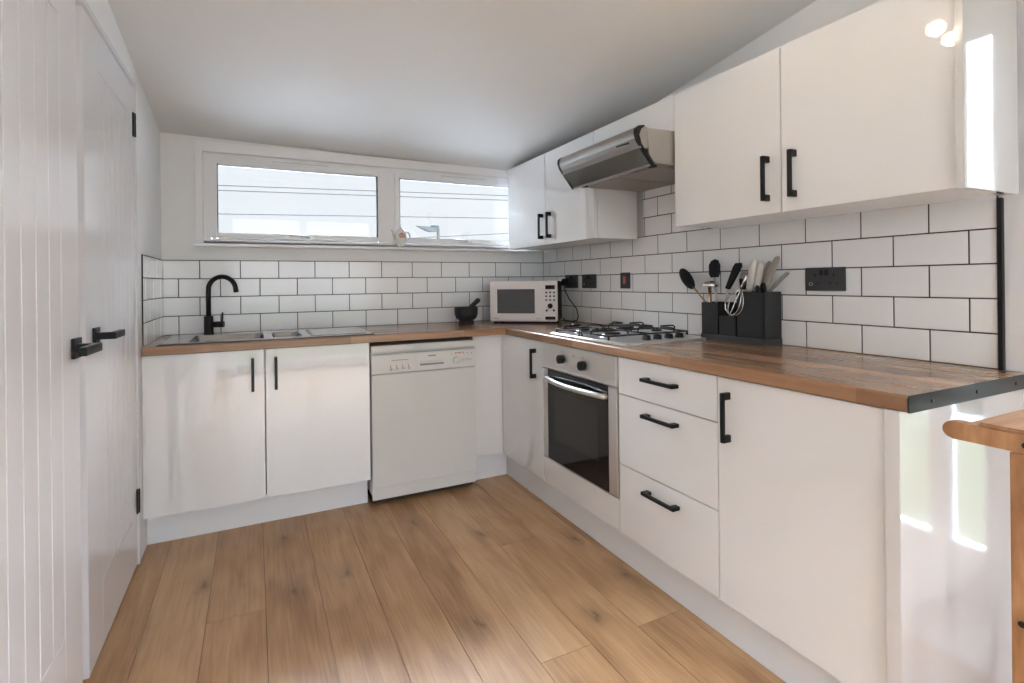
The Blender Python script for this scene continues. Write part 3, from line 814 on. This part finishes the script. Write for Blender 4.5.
c = thing('wall_cabinet', 'large double-door gloss white wall cabinet right of the extractor', 'wall cabinet', (-.16, -2.14, UZ0))
carcass(c, UX+.02, -.045, -2.628, -1.6605, UZ0+.001, UZ1, 'x-', 'gloss', top=True, legs=False)
part('mounting_rail', bx(-.045, -.001, -2.56, -1.67, 1.88, 1.95), M['carcass'], c)
for (y0, y1, yh) in ((-2.144, -1.661, -2.098), (-2.630, -2.147, -2.196)):
    dd = part('door', bx(UX, UX+.018, y0, y1, UZ0, UZ1, bev=.0015), M['gloss'], c)
    pull(dd, (UX, yh, 1.525), 'Z', .155, 'x-')
bm = bx(-.352, -.060, -2.650, -2.632, 1.402, 1.985, bev=.001)
solo('wall_cabinet_end_panel', bm, M['gloss_end'], 'mirror-gloss white end panel closing the wall cabinets', 'panel', (-.2, -2.64, 1.402))

# ================================================================== EXTRACTOR HOOD
c = thing('extractor_hood', 'slim steel cooker hood with smoked visor under the wall cabinet', 'cooker hood', (-.28, -1.375, 1.66))
hy0, hy1 = -1.657, -1.094
bm = B()
prism(bm, [(-.02, 1.665), (-.435, 1.665), (-.465, 1.700), (-.475, 1.808), (-.385, 1.811), (-.02, 1.811)], 'Y', hy0, hy1, bev=.0015)
part('housing', bm, M['hoodsteel'], c)
bm = B(); n = []
prof = [(-.470, 1.812), (-.490, 1.815)]
for k in range(8):
    a = R(85+16*k); prof.append((-.503+.030*math.cos(a), 1.785+.030*math.sin(a)))
prof += [(-.529, 1.764), (-.518, 1.745), (-.503, 1.724), (-.470, 1.724)]
hn1 = -1.060
prism(bm, prof, 'Y', hy0+.003, hn1-.003)
nose = part('nose_rail', bm, M['hoodsteel'], c)
for f in nose.data.polygons: f.use_smooth = False
bm = B()
for k in range(7): box(bm, -.5270, -.519, -1.60+.012*k, -1.594+.012*k, 1.750+.0006*k, 1.756+.0005*k)
part('printed_mark', bm, M['blackplastic'], nose, label='tiny dark printed mark')
bm = B(); prism(bm, [(-.506, 1.725), (-.500, 1.729), (-.437, 1.662), (-.443, 1.658)], 'Y', hy0+.014, hn1-.014)
part('visor', bm, M['visor'], c, label='smoked glass visor')
for (a, b_) in ((hy0-.001, hy0+.014), (hn1-.014, hn1+.001)):
    bm = B(); prism(bm, [(-.492, 1.818), (-.518, 1.813), (-.533, 1.800), (-.536, 1.780), (-.525, 1.752), (-.446, 1.655), (-.438, 1.658), (-.506, 1.742), (-.516, 1.776), (-.506, 1.800), (-.486, 1.815)], 'Y', a, b_)
    part('end_cap', bm, M['blackplastic'], c, label='black visor end cap')
bm = B(); box(bm, -.45, -.438, hy0+.012, hn1-.012, 1.656, 1.664, .001); part('lip_rail', bm, M['hoodsteel'], c)
for (a, b_) in ((hy0+.03, -1.38), (-1.372, hy1-.03)): part('grease_filter', bx(-.40, -.05, a, b_, 1.660, 1.6655, bev=.001), M['filter'], c)
for y in (hy0+.02, hy1-.05): part('catch', bx(-.425, -.405, y, y+.03, 1.656, 1.6655, bev=.001), M['blackplastic'], c)

# ================================================================== SOCKETS
def socket(name, label, y0, y1, z0, z1, kind_):
    c = thing(name, label, 'socket' if kind_ != 'fcu' else 'switch', (-.008, (y0+y1)/2, z0))
    part('faceplate', bx(-.0165, -.0075, y0, y1, z0, z1, bev=.0015), M['socket'], c)
    zc_ = (z0+z1)/2; yc = (y0+y1)/2; X = -.0165
    def sk(yy):
        for q in ((yy-.004, yy+.004, zc_+.008, zc_+.022), (yy-.017, yy-.009, zc_-.018, zc_-.012), (yy+.009, yy+.017, zc_-.018, zc_-.012)): part('pin_hole', bx(X-.0006, X, *q), M['gap'], c)
    def rocker(yy):
        part('rocker_switch', bx(X-.004, X, yy-.006, yy+.006, zc_+.014, zc_+.034, bev=.001), M['blackplastic'], c)
    if kind_ == 'double':
        sk(yc-.035); sk(yc+.035); rocker(yc-.008); rocker(yc+.010)
        bm = B(); lathe(bm, [(.0055, 0), (.007, 0), (.007, .0008), (.0055, .0008)], (X, y1-.023, zc_-.018), 16, Matrix.Rotation(R(-90), 4, 'Y')); part('ring_mark', bm, M['steel'], c)
    elif kind_ == 'single': sk(yc); rocker(yc-.028)
    else:
        part('switch_rocker', bx(X-.004, X, yc-.012, yc+.012, zc_-.02, zc_+.025, bev=.002), M['red'], c, label='red rocker switch')
        bm = B(); box(bm, X-.0048, X-.004, yc-.004, yc+.004, zc_-.012, zc_-.004); part('neon', bm, M['amber'], c)
    return c
socket('wall_socket', 'dark double socket nearest the corner with a plug in it', -.465, -.319, 1.134, 1.222, 'double')
socket('wall_socket', 'dark double socket with nothing plugged in between the microwave plug and the red switch', -.664, -.518, 1.134, 1.222, 'double')
socket('cooker_switch', 'small dark switch plate with a red rocker above the hob', -.985, -.905, 1.134, 1.226, 'fcu')
socket('wall_socket', 'black double socket right of the knife block', -2.165, -2.017, 1.132, 1.220, 'double')
c = thing('power_cable', 'black plug and lead running from the socket down behind the microwave', 'cable', (-.03, -.40, ZW))
bm = B(); box(bm, -.058, -.0225, -.375, -.331, 1.150, 1.198, .006); part('plug', bm, M['blackplastic'], c)
bm = B(); tube(bm, [(-.045, -.353, 1.152), (-.05, -.365, 1.12), (-.045, -.41, 1.06), (-.038, -.485, 1.0), (-.035, -.50, .95), (-.04, -.49, .922), (-.05, -.44, .915), (-.05, -.37, .915), (-.045, -.33, .93)], .0035, 8)
part('lead', bm, M['blackplastic'], c)

# ================================================================== MICROWAVE
mw = thing('microwave', 'cream-fronted microwave oven turned across the corner of the worktop', 'microwave', (-.545, -.228, ZW), rotz=R(-39))
W_, D_, H_ = .445, .262, .272
part('body', bx(.004, W_-.002, .02, D_, .014, H_, bev=.004), M['blackplastic'], mw, True, label='black metal case')
fr = part('front_panel', bx(0, W_, 0, .022, .012, H_+.002, bev=.005), M['micro'], mw, True)
dr = part('door', bx(.004, .352, -.007, 0, .017, H_-.003, bev=.003), M['micro'], mw, True)
part('door_window', bx(.052, .300, -.0085, -.0065, .065, .222, bev=.0006), M['microwin'], dr, True, label='dark grey window')
bm = B()
for k in range(9): box(bm, .025+.004*k, .028+.004*k, -.0076, -.0068, .030, .030+.003+.002*(k % 3)); 
for k in range(7): box(bm, .31+.004*k, .313+.004*k, -.0076, -.0068, .030, .034)
part('printed_mark', bm, M['taupe'], dr, True)
part('display', bx(.368, .430, -.002, 0, .220, .246, bev=.0005), M['ovenglass'], fr, True, label='black display')
for (x, z, r) in [(.374+.025*i, .199-.024*j, .006) for i in range(3) for j in range(3)]+[(.376, .084, .007), (.422, .084, .007)]:
    bm = B(); disc_y(bm, x, 0, z, r, .003, 12); part('button', bm, M['blackplastic'], fr, True)
bm = B(); disc_y(bm, .399, 0, .113, .016, .014, 24, bev=.003); part('dial', bm, M['blackplastic'], fr, True)
part('door_button', bx(.367, .431, -.003, 0, .025, .045, bev=.001), M['ovenglass'], fr, True)
for (x, y) in ((.03, .04), (W_-.03, .04), (.03, D_-.03), (W_-.03, D_-.03)):
    bm = B(); lathe(bm, [(0, 0), (.012, 0), (.012, .015), (0, .015)], (x, y, 0), 12)
    part('foot', bm, M['blackplastic'], mw, True)

# ================================================================== MORTAR + PESTLE
mx_, my_ = -.708, -.215
bm = B(); lathe(bm, [(0, .0), (.05, 0), (.052, .006), (.046, .024), (.05, .028), (.066, .04), (.075, .065), (.076, .105), (.073, .110), (.064, .108), (.060, .08), (.045, .05), (0, .042)], (mx_, my_, ZW), 36)
solo('mortar', bm, M['granite'], 'round black stone mortar left of the microwave', 'mortar', (mx_, my_, ZW))
bm = B(); tube(bm, [(mx_-.015, my_+.0, ZW+.062), (mx_-.005, my_, ZW+.072), (mx_+.03, my_-.002, ZW+.105), (mx_+.06, my_-.004, ZW+.134), (mx_+.085, my_-.005, ZW+.155), (mx_+.091, my_-.005, ZW+.160)], [.010, .019, .016, .015, .016, .008], 14)
solo('pestle', bm, M['granite'], 'black stone pestle leaning in the mortar', 'pestle', (mx_, my_, ZW+.05))

# ================================================================== CADDY + UTENSILS
c = thing('utensil_caddy', 'charcoal three-section utensil and knife holder against the tiles', 'utensil holder', (-.055, -1.74, ZW))
cx0, cx1 = -.115, -.010
def bin_(bm, x0, x1, y0, y1, z0, z1, t=.004):
    box(bm, x0, x1, y0, y1, z0, z0+t); box(bm, x0, x0+t, y0, y1, z0, z1, .001); box(bm, x1-t, x1, y0, y1, z0, z1, .001)
    box(bm, x0, x1, y0, y0+t, z0, z1, .001); box(bm, x0, x1, y1-t, y1, z0, z1, .001)
part('base_tray', bx(cx0-.004, cx1+.002, -1.915, -1.594, ZW, ZW+.028, bev=.002), M['slate2'], c)
bm = B(); bin_(bm, cx0, cx1, -1.690, -1.597, ZW+.026, 1.078); part('left_bin', bm, M['slate'], c)
bm = B(); bin_(bm, cx0, cx1, -1.782, -1.692, ZW+.026, 1.022)
box(bm, cx1-.004, cx1, -1.782, -1.692, 1.02, 1.076, .001); part('middle_bin', bm, M['slate'], c)
bm = B(); bin_(bm, cx0, cx1, -1.913, -1.784, ZW+.026, 1.127); 
for k in range(40):
    y = -1.906+random.random()*.116; x = cx0+.006+random.random()*.076
    tube(bm, [(x, y, ZW+.03), (x, y, 1.122+random.random()*.006)], .0022, 5)
part('knife_block', bm, M['slate'], c)
UT = 'utensils in the charcoal caddy'
def blade_tube(name, pts, rad, m, label, cat, flat=None, loc=None, grp=UT):
    bm = B(); tube(bm, pts, rad, 12, flat=flat)
    return solo(name, bm, m, label, cat, loc or pts[0], grp)
# black spoon
def oriented(a, b_, side=Vector((1, 0, 0))):
    d = (Vector(b_)-Vector(a)).normalized(); s = (side-d*side.dot(d)).normalized(); t = d.cross(s)
    return Matrix((( t.x, s.x, d.x), (t.y, s.y, d.y), (t.z, s.z, d.z))).to_4x4()
def ellipsoid(bm, c_, Rm, sx, sy, sz, n=20, m_=12, hollow=False):
    r = bmesh.ops.create_uvsphere(bm, u_segments=n, v_segments=m_, radius=1)
    vs = r['verts']
    for v in vs: v.co = Vector((v.co.x*sx, v.co.y*sy*( .25 if hollow and v.co.y > 0 else 1), v.co.z*sz))
    bmesh.ops.transform(bm, matrix=Matrix.Translation(c_) @ Rm, verts=vs)
    for v in vs:
        for f in v.link_faces: f.smooth = True
a, b_ = (-.05, -1.60, 1.04), (-.062, -1.462, 1.195)
c = thing('serving_spoon', 'black nylon spoon leaning left out of the holder', 'spoon', a, group=UT)
bm = B(); tube(bm, [a, (-.056, -1.525, 1.115), (-.061, -1.485, 1.16)], [.004, .005, .006], 8, flat=(1.3, .6)); part('shaft', bm, M['copper'], c, label='metal shaft')
bm = B(); ellipsoid(bm, Vector((-.062, -1.462, 1.185)), oriented((-.05, -1.51, 1.13), (-.062, -1.44, 1.22)), .032, .013, .060, hollow=True); part('bowl', bm, M['blackplastic'], c)
# ladle-like: black oval turner head
a = (-.045, -1.625, 1.0)
c = thing('pastry_brush', 'black oval-headed upright utensil in the left bin', 'utensil', a, group=UT)
bm = B(); tube(bm, [a, (-.05, -1.613, 1.19)], .0055, 10); part('shaft', bm, M['steel'], c)
bm = B()
pr_ = [(-.022, 1.19), (-.030, 1.21), (-.031, 1.245), (-.020, 1.267), (-.004, 1.272), (.016, 1.264), (.028, 1.245), (.028, 1.205), (.018, 1.188)]
prism(bm, [(-1.614+y, z) for y, z in pr_], 'X', -.058, -.043, bev=.004); part('head', bm, M['blackplastic'], c)
a = (-.07, -1.607, 1.0)
c = thing('ladle', 'polished metal ladle hanging bowl-up beside the black oval utensil', 'ladle', a, group=UT)
bm = B(); tube(bm, [a, (-.078, -1.612, 1.145)], .0075, 10, flat=(1.3, .7)); part('handle', bm, M['copper'], c)
bm = B(); lathe(bm, [(.0, .028), (.02, .026), (.036, .016), (.043, 0), (.041, 0), (.034, .014), (.018, .023), (0, .025)], (-.075, -1.612, 1.146), 28); part('bowl', bm, M['chrome'], c)
# peeler / black handled knife
a = (-.045, -1.66, 1.03)
c = thing('serving_fork', 'black angled handle leaning right behind the whisk', 'utensil', a, group=UT)
bm = B(); tube(bm, [a, (-.045, -1.685, 1.155)], [.004, .006], 8); part('shaft', bm, M['steel'], c)
bm = B(); prism(bm, [(-1.672, 1.140), (-1.690, 1.135), (-1.715, 1.175), (-1.754, 1.235), (-1.752, 1.250), (-1.728, 1.250), (-1.715, 1.235)], 'X', -.054, -.036, bev=.003); part('handle', bm, M['blackplastic'], c)
# turner with grey-green head
a = (-.03, -1.70, 1.0)
c = thing('spatula', 'grey-green and black flat spatula behind the whisk', 'spatula', a, group=UT)
bm = B(); tube(bm, [a, (-.03, -1.74, 1.145)], .005, 8); part('shaft', bm, M['blackplastic'], c)
bm = B(); prism(bm, [(-1.738, 1.135), (-1.775, 1.135), (-1.798, 1.16), (-1.798, 1.182), (-1.732, 1.182)], 'X', -.036, -.028, bev=.001); part('blade', bm, M['blackplastic'], c)
bm = B(); prism(bm, [(-1.732, 1.181), (-1.798, 1.181), (-1.790, 1.205), (-1.745, 1.212)], 'X', -.036, -.028, bev=.001); part('tip', bm, M['teal'], c, label='grey-green silicone tip')
# whisk: hangs wires down over the front of the middle bin
c = thing('balloon_whisk', 'small wire balloon whisk hooked over the middle bin', 'whisk', (-.11, -1.75, 1.0), group=UT)
bm = B(); tip = Vector((-.124, -1.757, 1.026)); top_ = Vector((-.112, -1.812, 1.152))
ax = (top_-tip).normalized(); s1 = ax.cross(Vector((1, 0, 0))).normalized(); s2 = ax.cross(s1)
for k in range(5):
    a = math.pi*k/5; dv = s1*math.cos(a)+s2*math.sin(a)*.5; pts = []
    for q in range(15):
        t = q/14*2-1
        w_ = math.sin(math.pi*min(1, (1-abs(t))*1.0+.0)) if False else (1-abs(t))
        u = abs(t)
        rad = .042*math.sin(math.pi*u**.72)**.8 if 0 < u < 1 else 0
        pts.append(tip+ax*(u*.125)+dv*(rad*(1 if t > 0 else -1)))
    tube(bm, pts, .0016, 6)
part('wires', bm, M['chrome'], c)
bm = B(); tube(bm, [top_-ax*.006, top_+ax*.05], .006, 10); part('handle', bm, M['chrome'], c)
# knives
def knife(y0, z0, y1, z1, m, label, r=.0095, x=-.05, cat='knife'):
    a = Vector((x, y0, z0)); b_ = Vector((x-.004, y1, z1)); d = (b_-a).normalized()
    c = thing('kitchen_knife', label, cat, tuple(a-d*.10), group='knives in the block')
    bm = B(); sd = Vector((1, 0, 0)); w_ = d.cross(sd).normalized()
    p = [a-d*.10, a-d*.08+w_*.010, a+w_*.009, a-w_*.009, a-d*.085-w_*.004]
    A = [bm.verts.new(q+sd*.0008) for q in p]; C_ = [bm.verts.new(q-sd*.0008) for q in p]
    bm.faces.new(A); bm.faces.new(C_[::-1])
    for k in range(5): bm.faces.new((A[k], A[(k+1) % 5], C_[(k+1) % 5], C_[k]))
    part('blade', bm, M['chrome'], c)
    L_ = (b_-a).length; bm = B()
    tube(bm, [a-d*.006, a+d*.01, a+d*L_*.35+w_*.001, a+d*L_*.7+w_*.003, a+d*L_*.93+w_*.001, b_-w_*.002], [r*.8, r, r*1.15, r*1.1, r*.95, r*.5], 12, flat=(.75, 1.0))
    part('handle', bm, m, c)
knife(-1.793, 1.130, -1.819, 1.235, M['taupe'], 'slim taupe-handled knife, leftmost in the block', .009, -.04)
knife(-1.806, 1.130, -1.838, 1.257, M['ivory'], 'ivory-handled knife, the taller of the two pale ones', .0145, -.065)
knife(-1.830, 1.130, -1.858, 1.250, M['ivory'], 'ivory-handled knife right beside the tallest pale handle', .015, -.048)
knife(-1.858, 1.135, -1.884, 1.250, M['taupe'], 'taupe-handled knife between the pale handles and the grey one', .012, -.035)
knife(-1.872, 1.140, -1.942, 1.268, M['taupe'], 'long grey handle reaching highest and leaning right', .013, -.06)
knife(-1.885, 1.128, -1.972, 1.203, M['taupe'], 'small grey handle leaning furthest right out of the block', .008, -.045)
knife(-1.880, 1.125, -1.888, 1.160, M['blackplastic'], 'short black handle low at the front corner of the block', .011, -.075)
knife(-1.862, 1.125, -1.868, 1.148, M['blackplastic'], 'stubby black handle sunk in the block below the taupe one', .010, -.085)

# ================================================================== WINDOW SILL ITEMS
px, py, pz = -1.083, -.030, 1.413
k_ = 1.0
c = thing('teapot', 'small cream china teapot with a rose on the window sill', 'teapot', (px, py, pz))
bm = B(); lathe(bm, [(0, 0), (.022, 0), (.020, .004), (.026, .02), (.034, .042), (.037, .062), (.035, .085), (.028, .102), (.018, .110), (0, .110)], (px, py, pz), 28)
part('body', bm, M['pot'], c)
bm = B(); lathe(bm, [(.020, .108), (.019, .113), (.010, .121), (.004, .124), (.006, .130), (.004, .136), (0, .137)], (px, py, pz), 24); part('lid', bm, M['pot'], c)
bm = B(); tube(bm, [(px-.028, py, pz+.055), (px-.044, py, pz+.072), (px-.050, py, pz+.095), (px-.062, py, pz+.112)], [.011, .008, .006, .005], 10); part('spout', bm, M['pot'], c)
bm = B(); pts = [(px+.026+.034*math.sin(R(a)), py, pz+.072+.030*math.cos(R(a))) for a in range(-10, 175, 15)]
tube(bm, pts, .0042, 8); part('handle', bm, M['potgrey'], c, label='grey loop handle')
bm = B(); lathe(bm, [(0, .004), (.012, .003), (.020, 0), (.012, -.004), (0, -.004)], (px, py-.034, pz+.072), 16, Matrix.Rotation(R(90), 4, 'X')); part('rose_motif', bm, M['rose'], c, label='painted rose')

# ================================================================== OUTSIDE
GY = 4.0
c = thing('garden_ornament', 'weathered wing-shaped ornament on a post outside the right-hand window', 'ornament', (.545, GY, -.1))
bm = B(); box(bm, .528, .562, GY-.017, GY+.017, -.1, 1.99, .003); part('post', bm, M['gullpost'], c)
bm = B(); 
prism(bm, [(.20, 2.02), (.27, 1.995), (.34, 1.955), (.42, 1.935), (.51, 1.945), (.555, 1.985), (.55, 2.03), (.45, 2.005), (.36, 2.015)], 'Y', GY-.03, GY+.03, bev=.006)
part('wing', bm, M['gull'], c)
bm = B(); ellipsoid(bm, Vector((.49, GY, 2.03)), Matrix.Identity(4), .07, .03, .022); part('bird_body', bm, M['gull'], c)
for (p, q, lab) in (((-2.316, 2.449), (1.68, 2.573), 'topmost thin cable crossing the sky outside the window'), ((-2.316, 2.386), (1.68, 2.50), 'thin cable just under the topmost one outside the window'),
                    ((-2.297, 2.087), (1.697, 2.209), 'thin cable crossing the middle of the window view'), ((-.006, 1.836), (1.694, 1.962), 'lowest thin cable rising to the right behind the ornament')):
    x0, z0 = p; x1, z1 = q; dx = (x1-x0); e = 3.0/dx if dx else 0
    lo = (x0-dx*e, GY+.1, z0-(z1-z0)*e); hi = (x1+dx*e, GY+.1, z1+(z1-z0)*e)
    bm = B(); tube(bm, [lo, (x0, GY+.1, z0), (x1, GY+.1, z1), hi], .0055, 6)
    solo('overhead_cable', bm, M['wire'], lab, 'cable', lo, 'overhead cables outside the window')
bm = B(); box(bm, -30, 30, -30, 20, -.3, -.1)
solo('ground', bm, M['paving'], 'unseen ground outside the house, paved pale to bounce daylight indoors', None, (0, 0, -.1), kind='structure')
bm = B(); box(bm, .14, 3.6, -5.76, -1.0, -.1, -.06); box(bm, -29, 3.6, -29, -5.76, -.1, -.06)
box(bm, 5.6, 29, -29, 19, -.1, -.06)
solo('lawn', bm, M['grass'], 'green lawn outside the garden door, mirrored in the end panel', 'lawn', (4, -3, -.1), kind='stuff')
# ================================================================== TROLLEY
TZ = .881
c = thing('kitchen_trolley', 'beech wooden trolley with handle rails beyond the end of the worktop', 'trolley', (-.30, -2.97, 0))
def rail(bm, x0, x1, y0, y1, z0, z1):
    r = (z1-z0)/2; pts = []
    for k in range(9):
        a = R(90+180*k/8); pts.append((x0+r+r*math.cos(a), (z0+z1)/2+r*math.sin(a)))
    pts += [(x1, z0), (x1, z1)]
    prism(bm, pts, 'Y', y0, y1, bev=.003)
for (a, b_) in ((-.650, -.624), (-.262, -.236)):
    bm = B(); pts = []; z0, z1 = .846, .881; r = (z1-z0)/2; y0 = -2.728
    for k in range(11):
        t = R(90-180*k/10); pts.append((y0-r+r*math.cos(t), (z0+z1)/2+r*math.sin(t)))
    pts += [(-3.45, z0), (-3.45, z1)]
    prism(bm, pts, 'X', a, b_, bev=.003)
    part('handle_rail', bm, M['beech'], c)
part('cross_bar', bx(-.624, -.262, -2.775, -2.752, .846, .874, bev=.003), M['beech'], c)
part('top_board', bx(-.6485, -.2375, -3.38, -2.786, .8805, .889, bev=.003), M['beech'], c)
for y in (-2.834, -3.345):
    for x in (-.650, -.262):
        lg = part('leg', bx(x, x+.026, y-.045, y, .0, .8455, bev=.003), M['beech'], c)
        for z in (.525, .20):
            xx = x if x < -.5 else x+.026; bm = B()
            tube(bm, [(xx-.002 if x < -.5 else xx+.002, y-.016, z), (xx, y-.016, z)], .006, 12)
            part('screw', bm, M['black'], lg, label='dark screw head')
bm = B()
tube(bm, [(-.652, -2.858, .862), (-.648, -2.858, .862)], .006, 12)
part('screw', bm, M['black'], c, label='dark screw head at the rail')
for z in (.50, .18):
    bm = B()
    for x in (-.624, -.282): box(bm, x, x+.02, -3.38, -2.85, z, z+.035, .002)
    for k in range(8): box(bm, -.604, -.282, -3.37+.066*k, -3.33+.066*k, z+.018, z+.03, .002)
    part('slatted_shelf', bm, M['beech'], c)

# ================================================================== CEILING SPOTLIGHT
lx, ly = -1.16, -2.29; lz = zc(lx, ly)
c = thing('ceiling_spotlight', 'three-bulb ceiling spotlight above the middle of the room, lit', 'ceiling light', (lx, ly, lz))
bm = B(); lathe(bm, [(0, 0), (.06, 0), (.06, -.018), (0, -.02)], (lx, ly, lz+.006), 24); part('ceiling_plate', bm, M['steel'], c)
for k, (dx, dy) in enumerate(((.075, .03), (-.085, .05), (-.05, -.05))):
    bm = B(); tube(bm, [(lx, ly, lz-.012), (lx+dx*.6, ly+dy*.6, lz-.10), (lx+dx, ly+dy, lz-.155)], .006, 8); ar_ = part('arm', bm, M['steel'], c)
    od = Vector((.80, -.25, -.55)).normalized(); RM = od.to_track_quat('-Z', 'Y').to_matrix().to_4x4(); hp = Vector((lx+dx, ly+dy, lz-.16))
    bm = B(); lathe(bm, [(.030, -.070), (.032, -.070), (.030, -.03), (.022, 0), (.010, .012), (0, .012), (0, .008), (.008, .008), (.020, -.002), (.028, -.03), (.030, -.070)], hp, 20, RM); sh = part('lamp_shade', bm, M['steel'], ar_)
    bm = B(); lathe(bm, [(0, -.050), (.012, -.048), (.018, -.038), (.016, -.024), (.010, -.008), (0, -.006)], hp, 20, RM); part('bulb', bm, M['bulb'], ar_)
    L = bpy.data.lights.new('spot_bulb_light', 'POINT'); L.energy = .28; L.color = (1, .88, .74); L.shadow_soft_size = .012
    lo = bpy.data.objects.new('spot_bulb_light', L); COL.objects.link(lo); lo.location = hp+od*.063

# ================================================================== HEDGE OUTSIDE
bm = B()
random.seed(3)
for i in range(30):
    x = 4.6+random.uniform(-.25, .25); y = -8+.42*i
    r = bmesh.ops.create_icosphere(bm, subdivisions=3, radius=.55+random.random()*.25)
    for v in r['verts']:
        d = 1+.14*math.sin(v.co.x*17+i)*math.sin(v.co.y*15)*math.sin(v.co.z*19+i); v.co = Vector((v.co.x*d*.8+x, v.co.y*d+y, v.co.z*d*1.1+.45+random.uniform(-.01, .01)))
solo('hedge', bm, M['hedge'], 'green garden hedge seen mirrored in the glossy end panel', 'hedge', (4.6, -2, -.1), kind='stuff')

# ================================================================== LIGHT
def portal(name, loc, rot, sx, sy, energy=None, col=(1, 1, 1)):
    L = bpy.data.lights.new(name, 'AREA'); L.shape = 'RECTANGLE'; L.size = sx; L.size_y = sy
    if energy is None: L.cycles.is_portal = True
    else: L.energy = energy; L.color = col
    o = bpy.data.objects.new(name, L); COL.objects.link(o); o.location = loc; o.rotation_euler = rot
portal('daylight_back_window', (-1.15, .14, 1.68), (R(-90), 0, 0), 2.1, .5)
portal('daylight_garden_door', (.14, -3.6, 1.04), (0, R(90), 0), 2.08, 1.8)
portal('daylight_added_patio_door', (-1.22, YE-.14, 1.07), (R(90), 0, 0), 2.2, 2.3)

w = bpy.data.worlds.new('overcast_sky'); sc.world = w; w.use_nodes = True; nt = w.node_tree
bg = nt.nodes['Background']; tc = nt.nodes.new('ShaderNodeTexCoord'); sep = nt.nodes.new('ShaderNodeSeparateXYZ')
nt.links.new(tc.outputs['Generated'], sep.inputs[0])
def wm(op, a, b_=None, c=None, clamp=False):
    k = nt.nodes.new('ShaderNodeMath'); k.operation = op; k.use_clamp = clamp
    for i, v in enumerate([a, b_, c]):
        if v is None: continue
        if isinstance(v, (int, float)): k.inputs[i].default_value = v
        else: nt.links.new(v, k.inputs[i])
    return k.outputs[0]
# overcast sky, thin and bright on the sunny side (behind the camera), dimmer over the sink wall
SKY_N, SKY_S = .212, .9
t = wm('MULTIPLY_ADD', sep.outputs['Y'], -1.3, .15, True)
up = wm('MULTIPLY_ADD', sep.outputs['Z'], 2.2, -.62, True)
n_ = nt.nodes.new('ShaderNodeTexNoise'); n_.inputs['Scale'].default_value = 3.5; n_.inputs['Detail'].default_value = 4
nt.links.new(tc.outputs['Generated'], n_.inputs['Vector'])
st = wm('MULTIPLY_ADD', t, SKY_S-SKY_N, SKY_N)
hi_ = wm('MULTIPLY_ADD', sep.outputs['Y'], 2.5, 13.0)
st = wm('MULTIPLY_ADD', up, hi_, st)
cr = nt.nodes.new('ShaderNodeValToRGB'); cr.color_ramp.elements[0].position = .35; cr.color_ramp.elements[0].color = (.90, .94, .98, 1)
cr.color_ramp.elements[1].position = .65; cr.color_ramp.elements[1].color = (.95, .97, 1.0, 1)
nt.links.new(n_.outputs['Fac'], cr.inputs[0]); mc = nt.nodes.new('ShaderNodeMix'); mc.data_type = 'RGBA'; mc.inputs['B'].default_value = (.74, .85, 1.0, 1)
nt.links.new(up, mc.inputs['Factor']); nt.links.new(cr.outputs[0], mc.inputs['A']); nt.links.new(mc.outputs['Result'], bg.inputs['Color']); nt.links.new(st, bg.inputs['Strength'])

# ================================================================== CAMERA (18 mm on full frame, level, shifted)
f, cx_p, cy_p, yaw, roll = 511.87, 500.0, 282.4, .4476, -.0111
fwd = Vector((math.sin(yaw), math.cos(yaw), 0)); rt = Vector((math.cos(yaw), -math.sin(yaw), 0)); upv = Vector((0, 0, 1))
cr_, sr_ = math.cos(roll), math.sin(roll)
r_ = rt*cr_+upv*sr_; u_ = -rt*sr_+upv*cr_
cam = bpy.data.cameras.new('camera'); co = bpy.data.objects.new('camera', cam); COL.objects.link(co)
cam.sensor_width = 36; cam.lens = f/1024*36; cam.shift_x = (512-cx_p)/1024; cam.shift_y = (cy_p-341.5)/1024; cam.clip_start = .02
co.matrix_world = Matrix(((r_.x, u_.x, -fwd.x, -1.9415), (r_.y, u_.y, -fwd.y, -3.2944), (r_.z, u_.z, -fwd.z, 1.1772), (0, 0, 0, 1)))
sc.camera = co
vs = sc.view_settings; vs.view_transform = 'Standard'; vs.look = 'None'; vs.gamma = 1; vs.use_curve_mapping = False; vs.exposure = 2.36
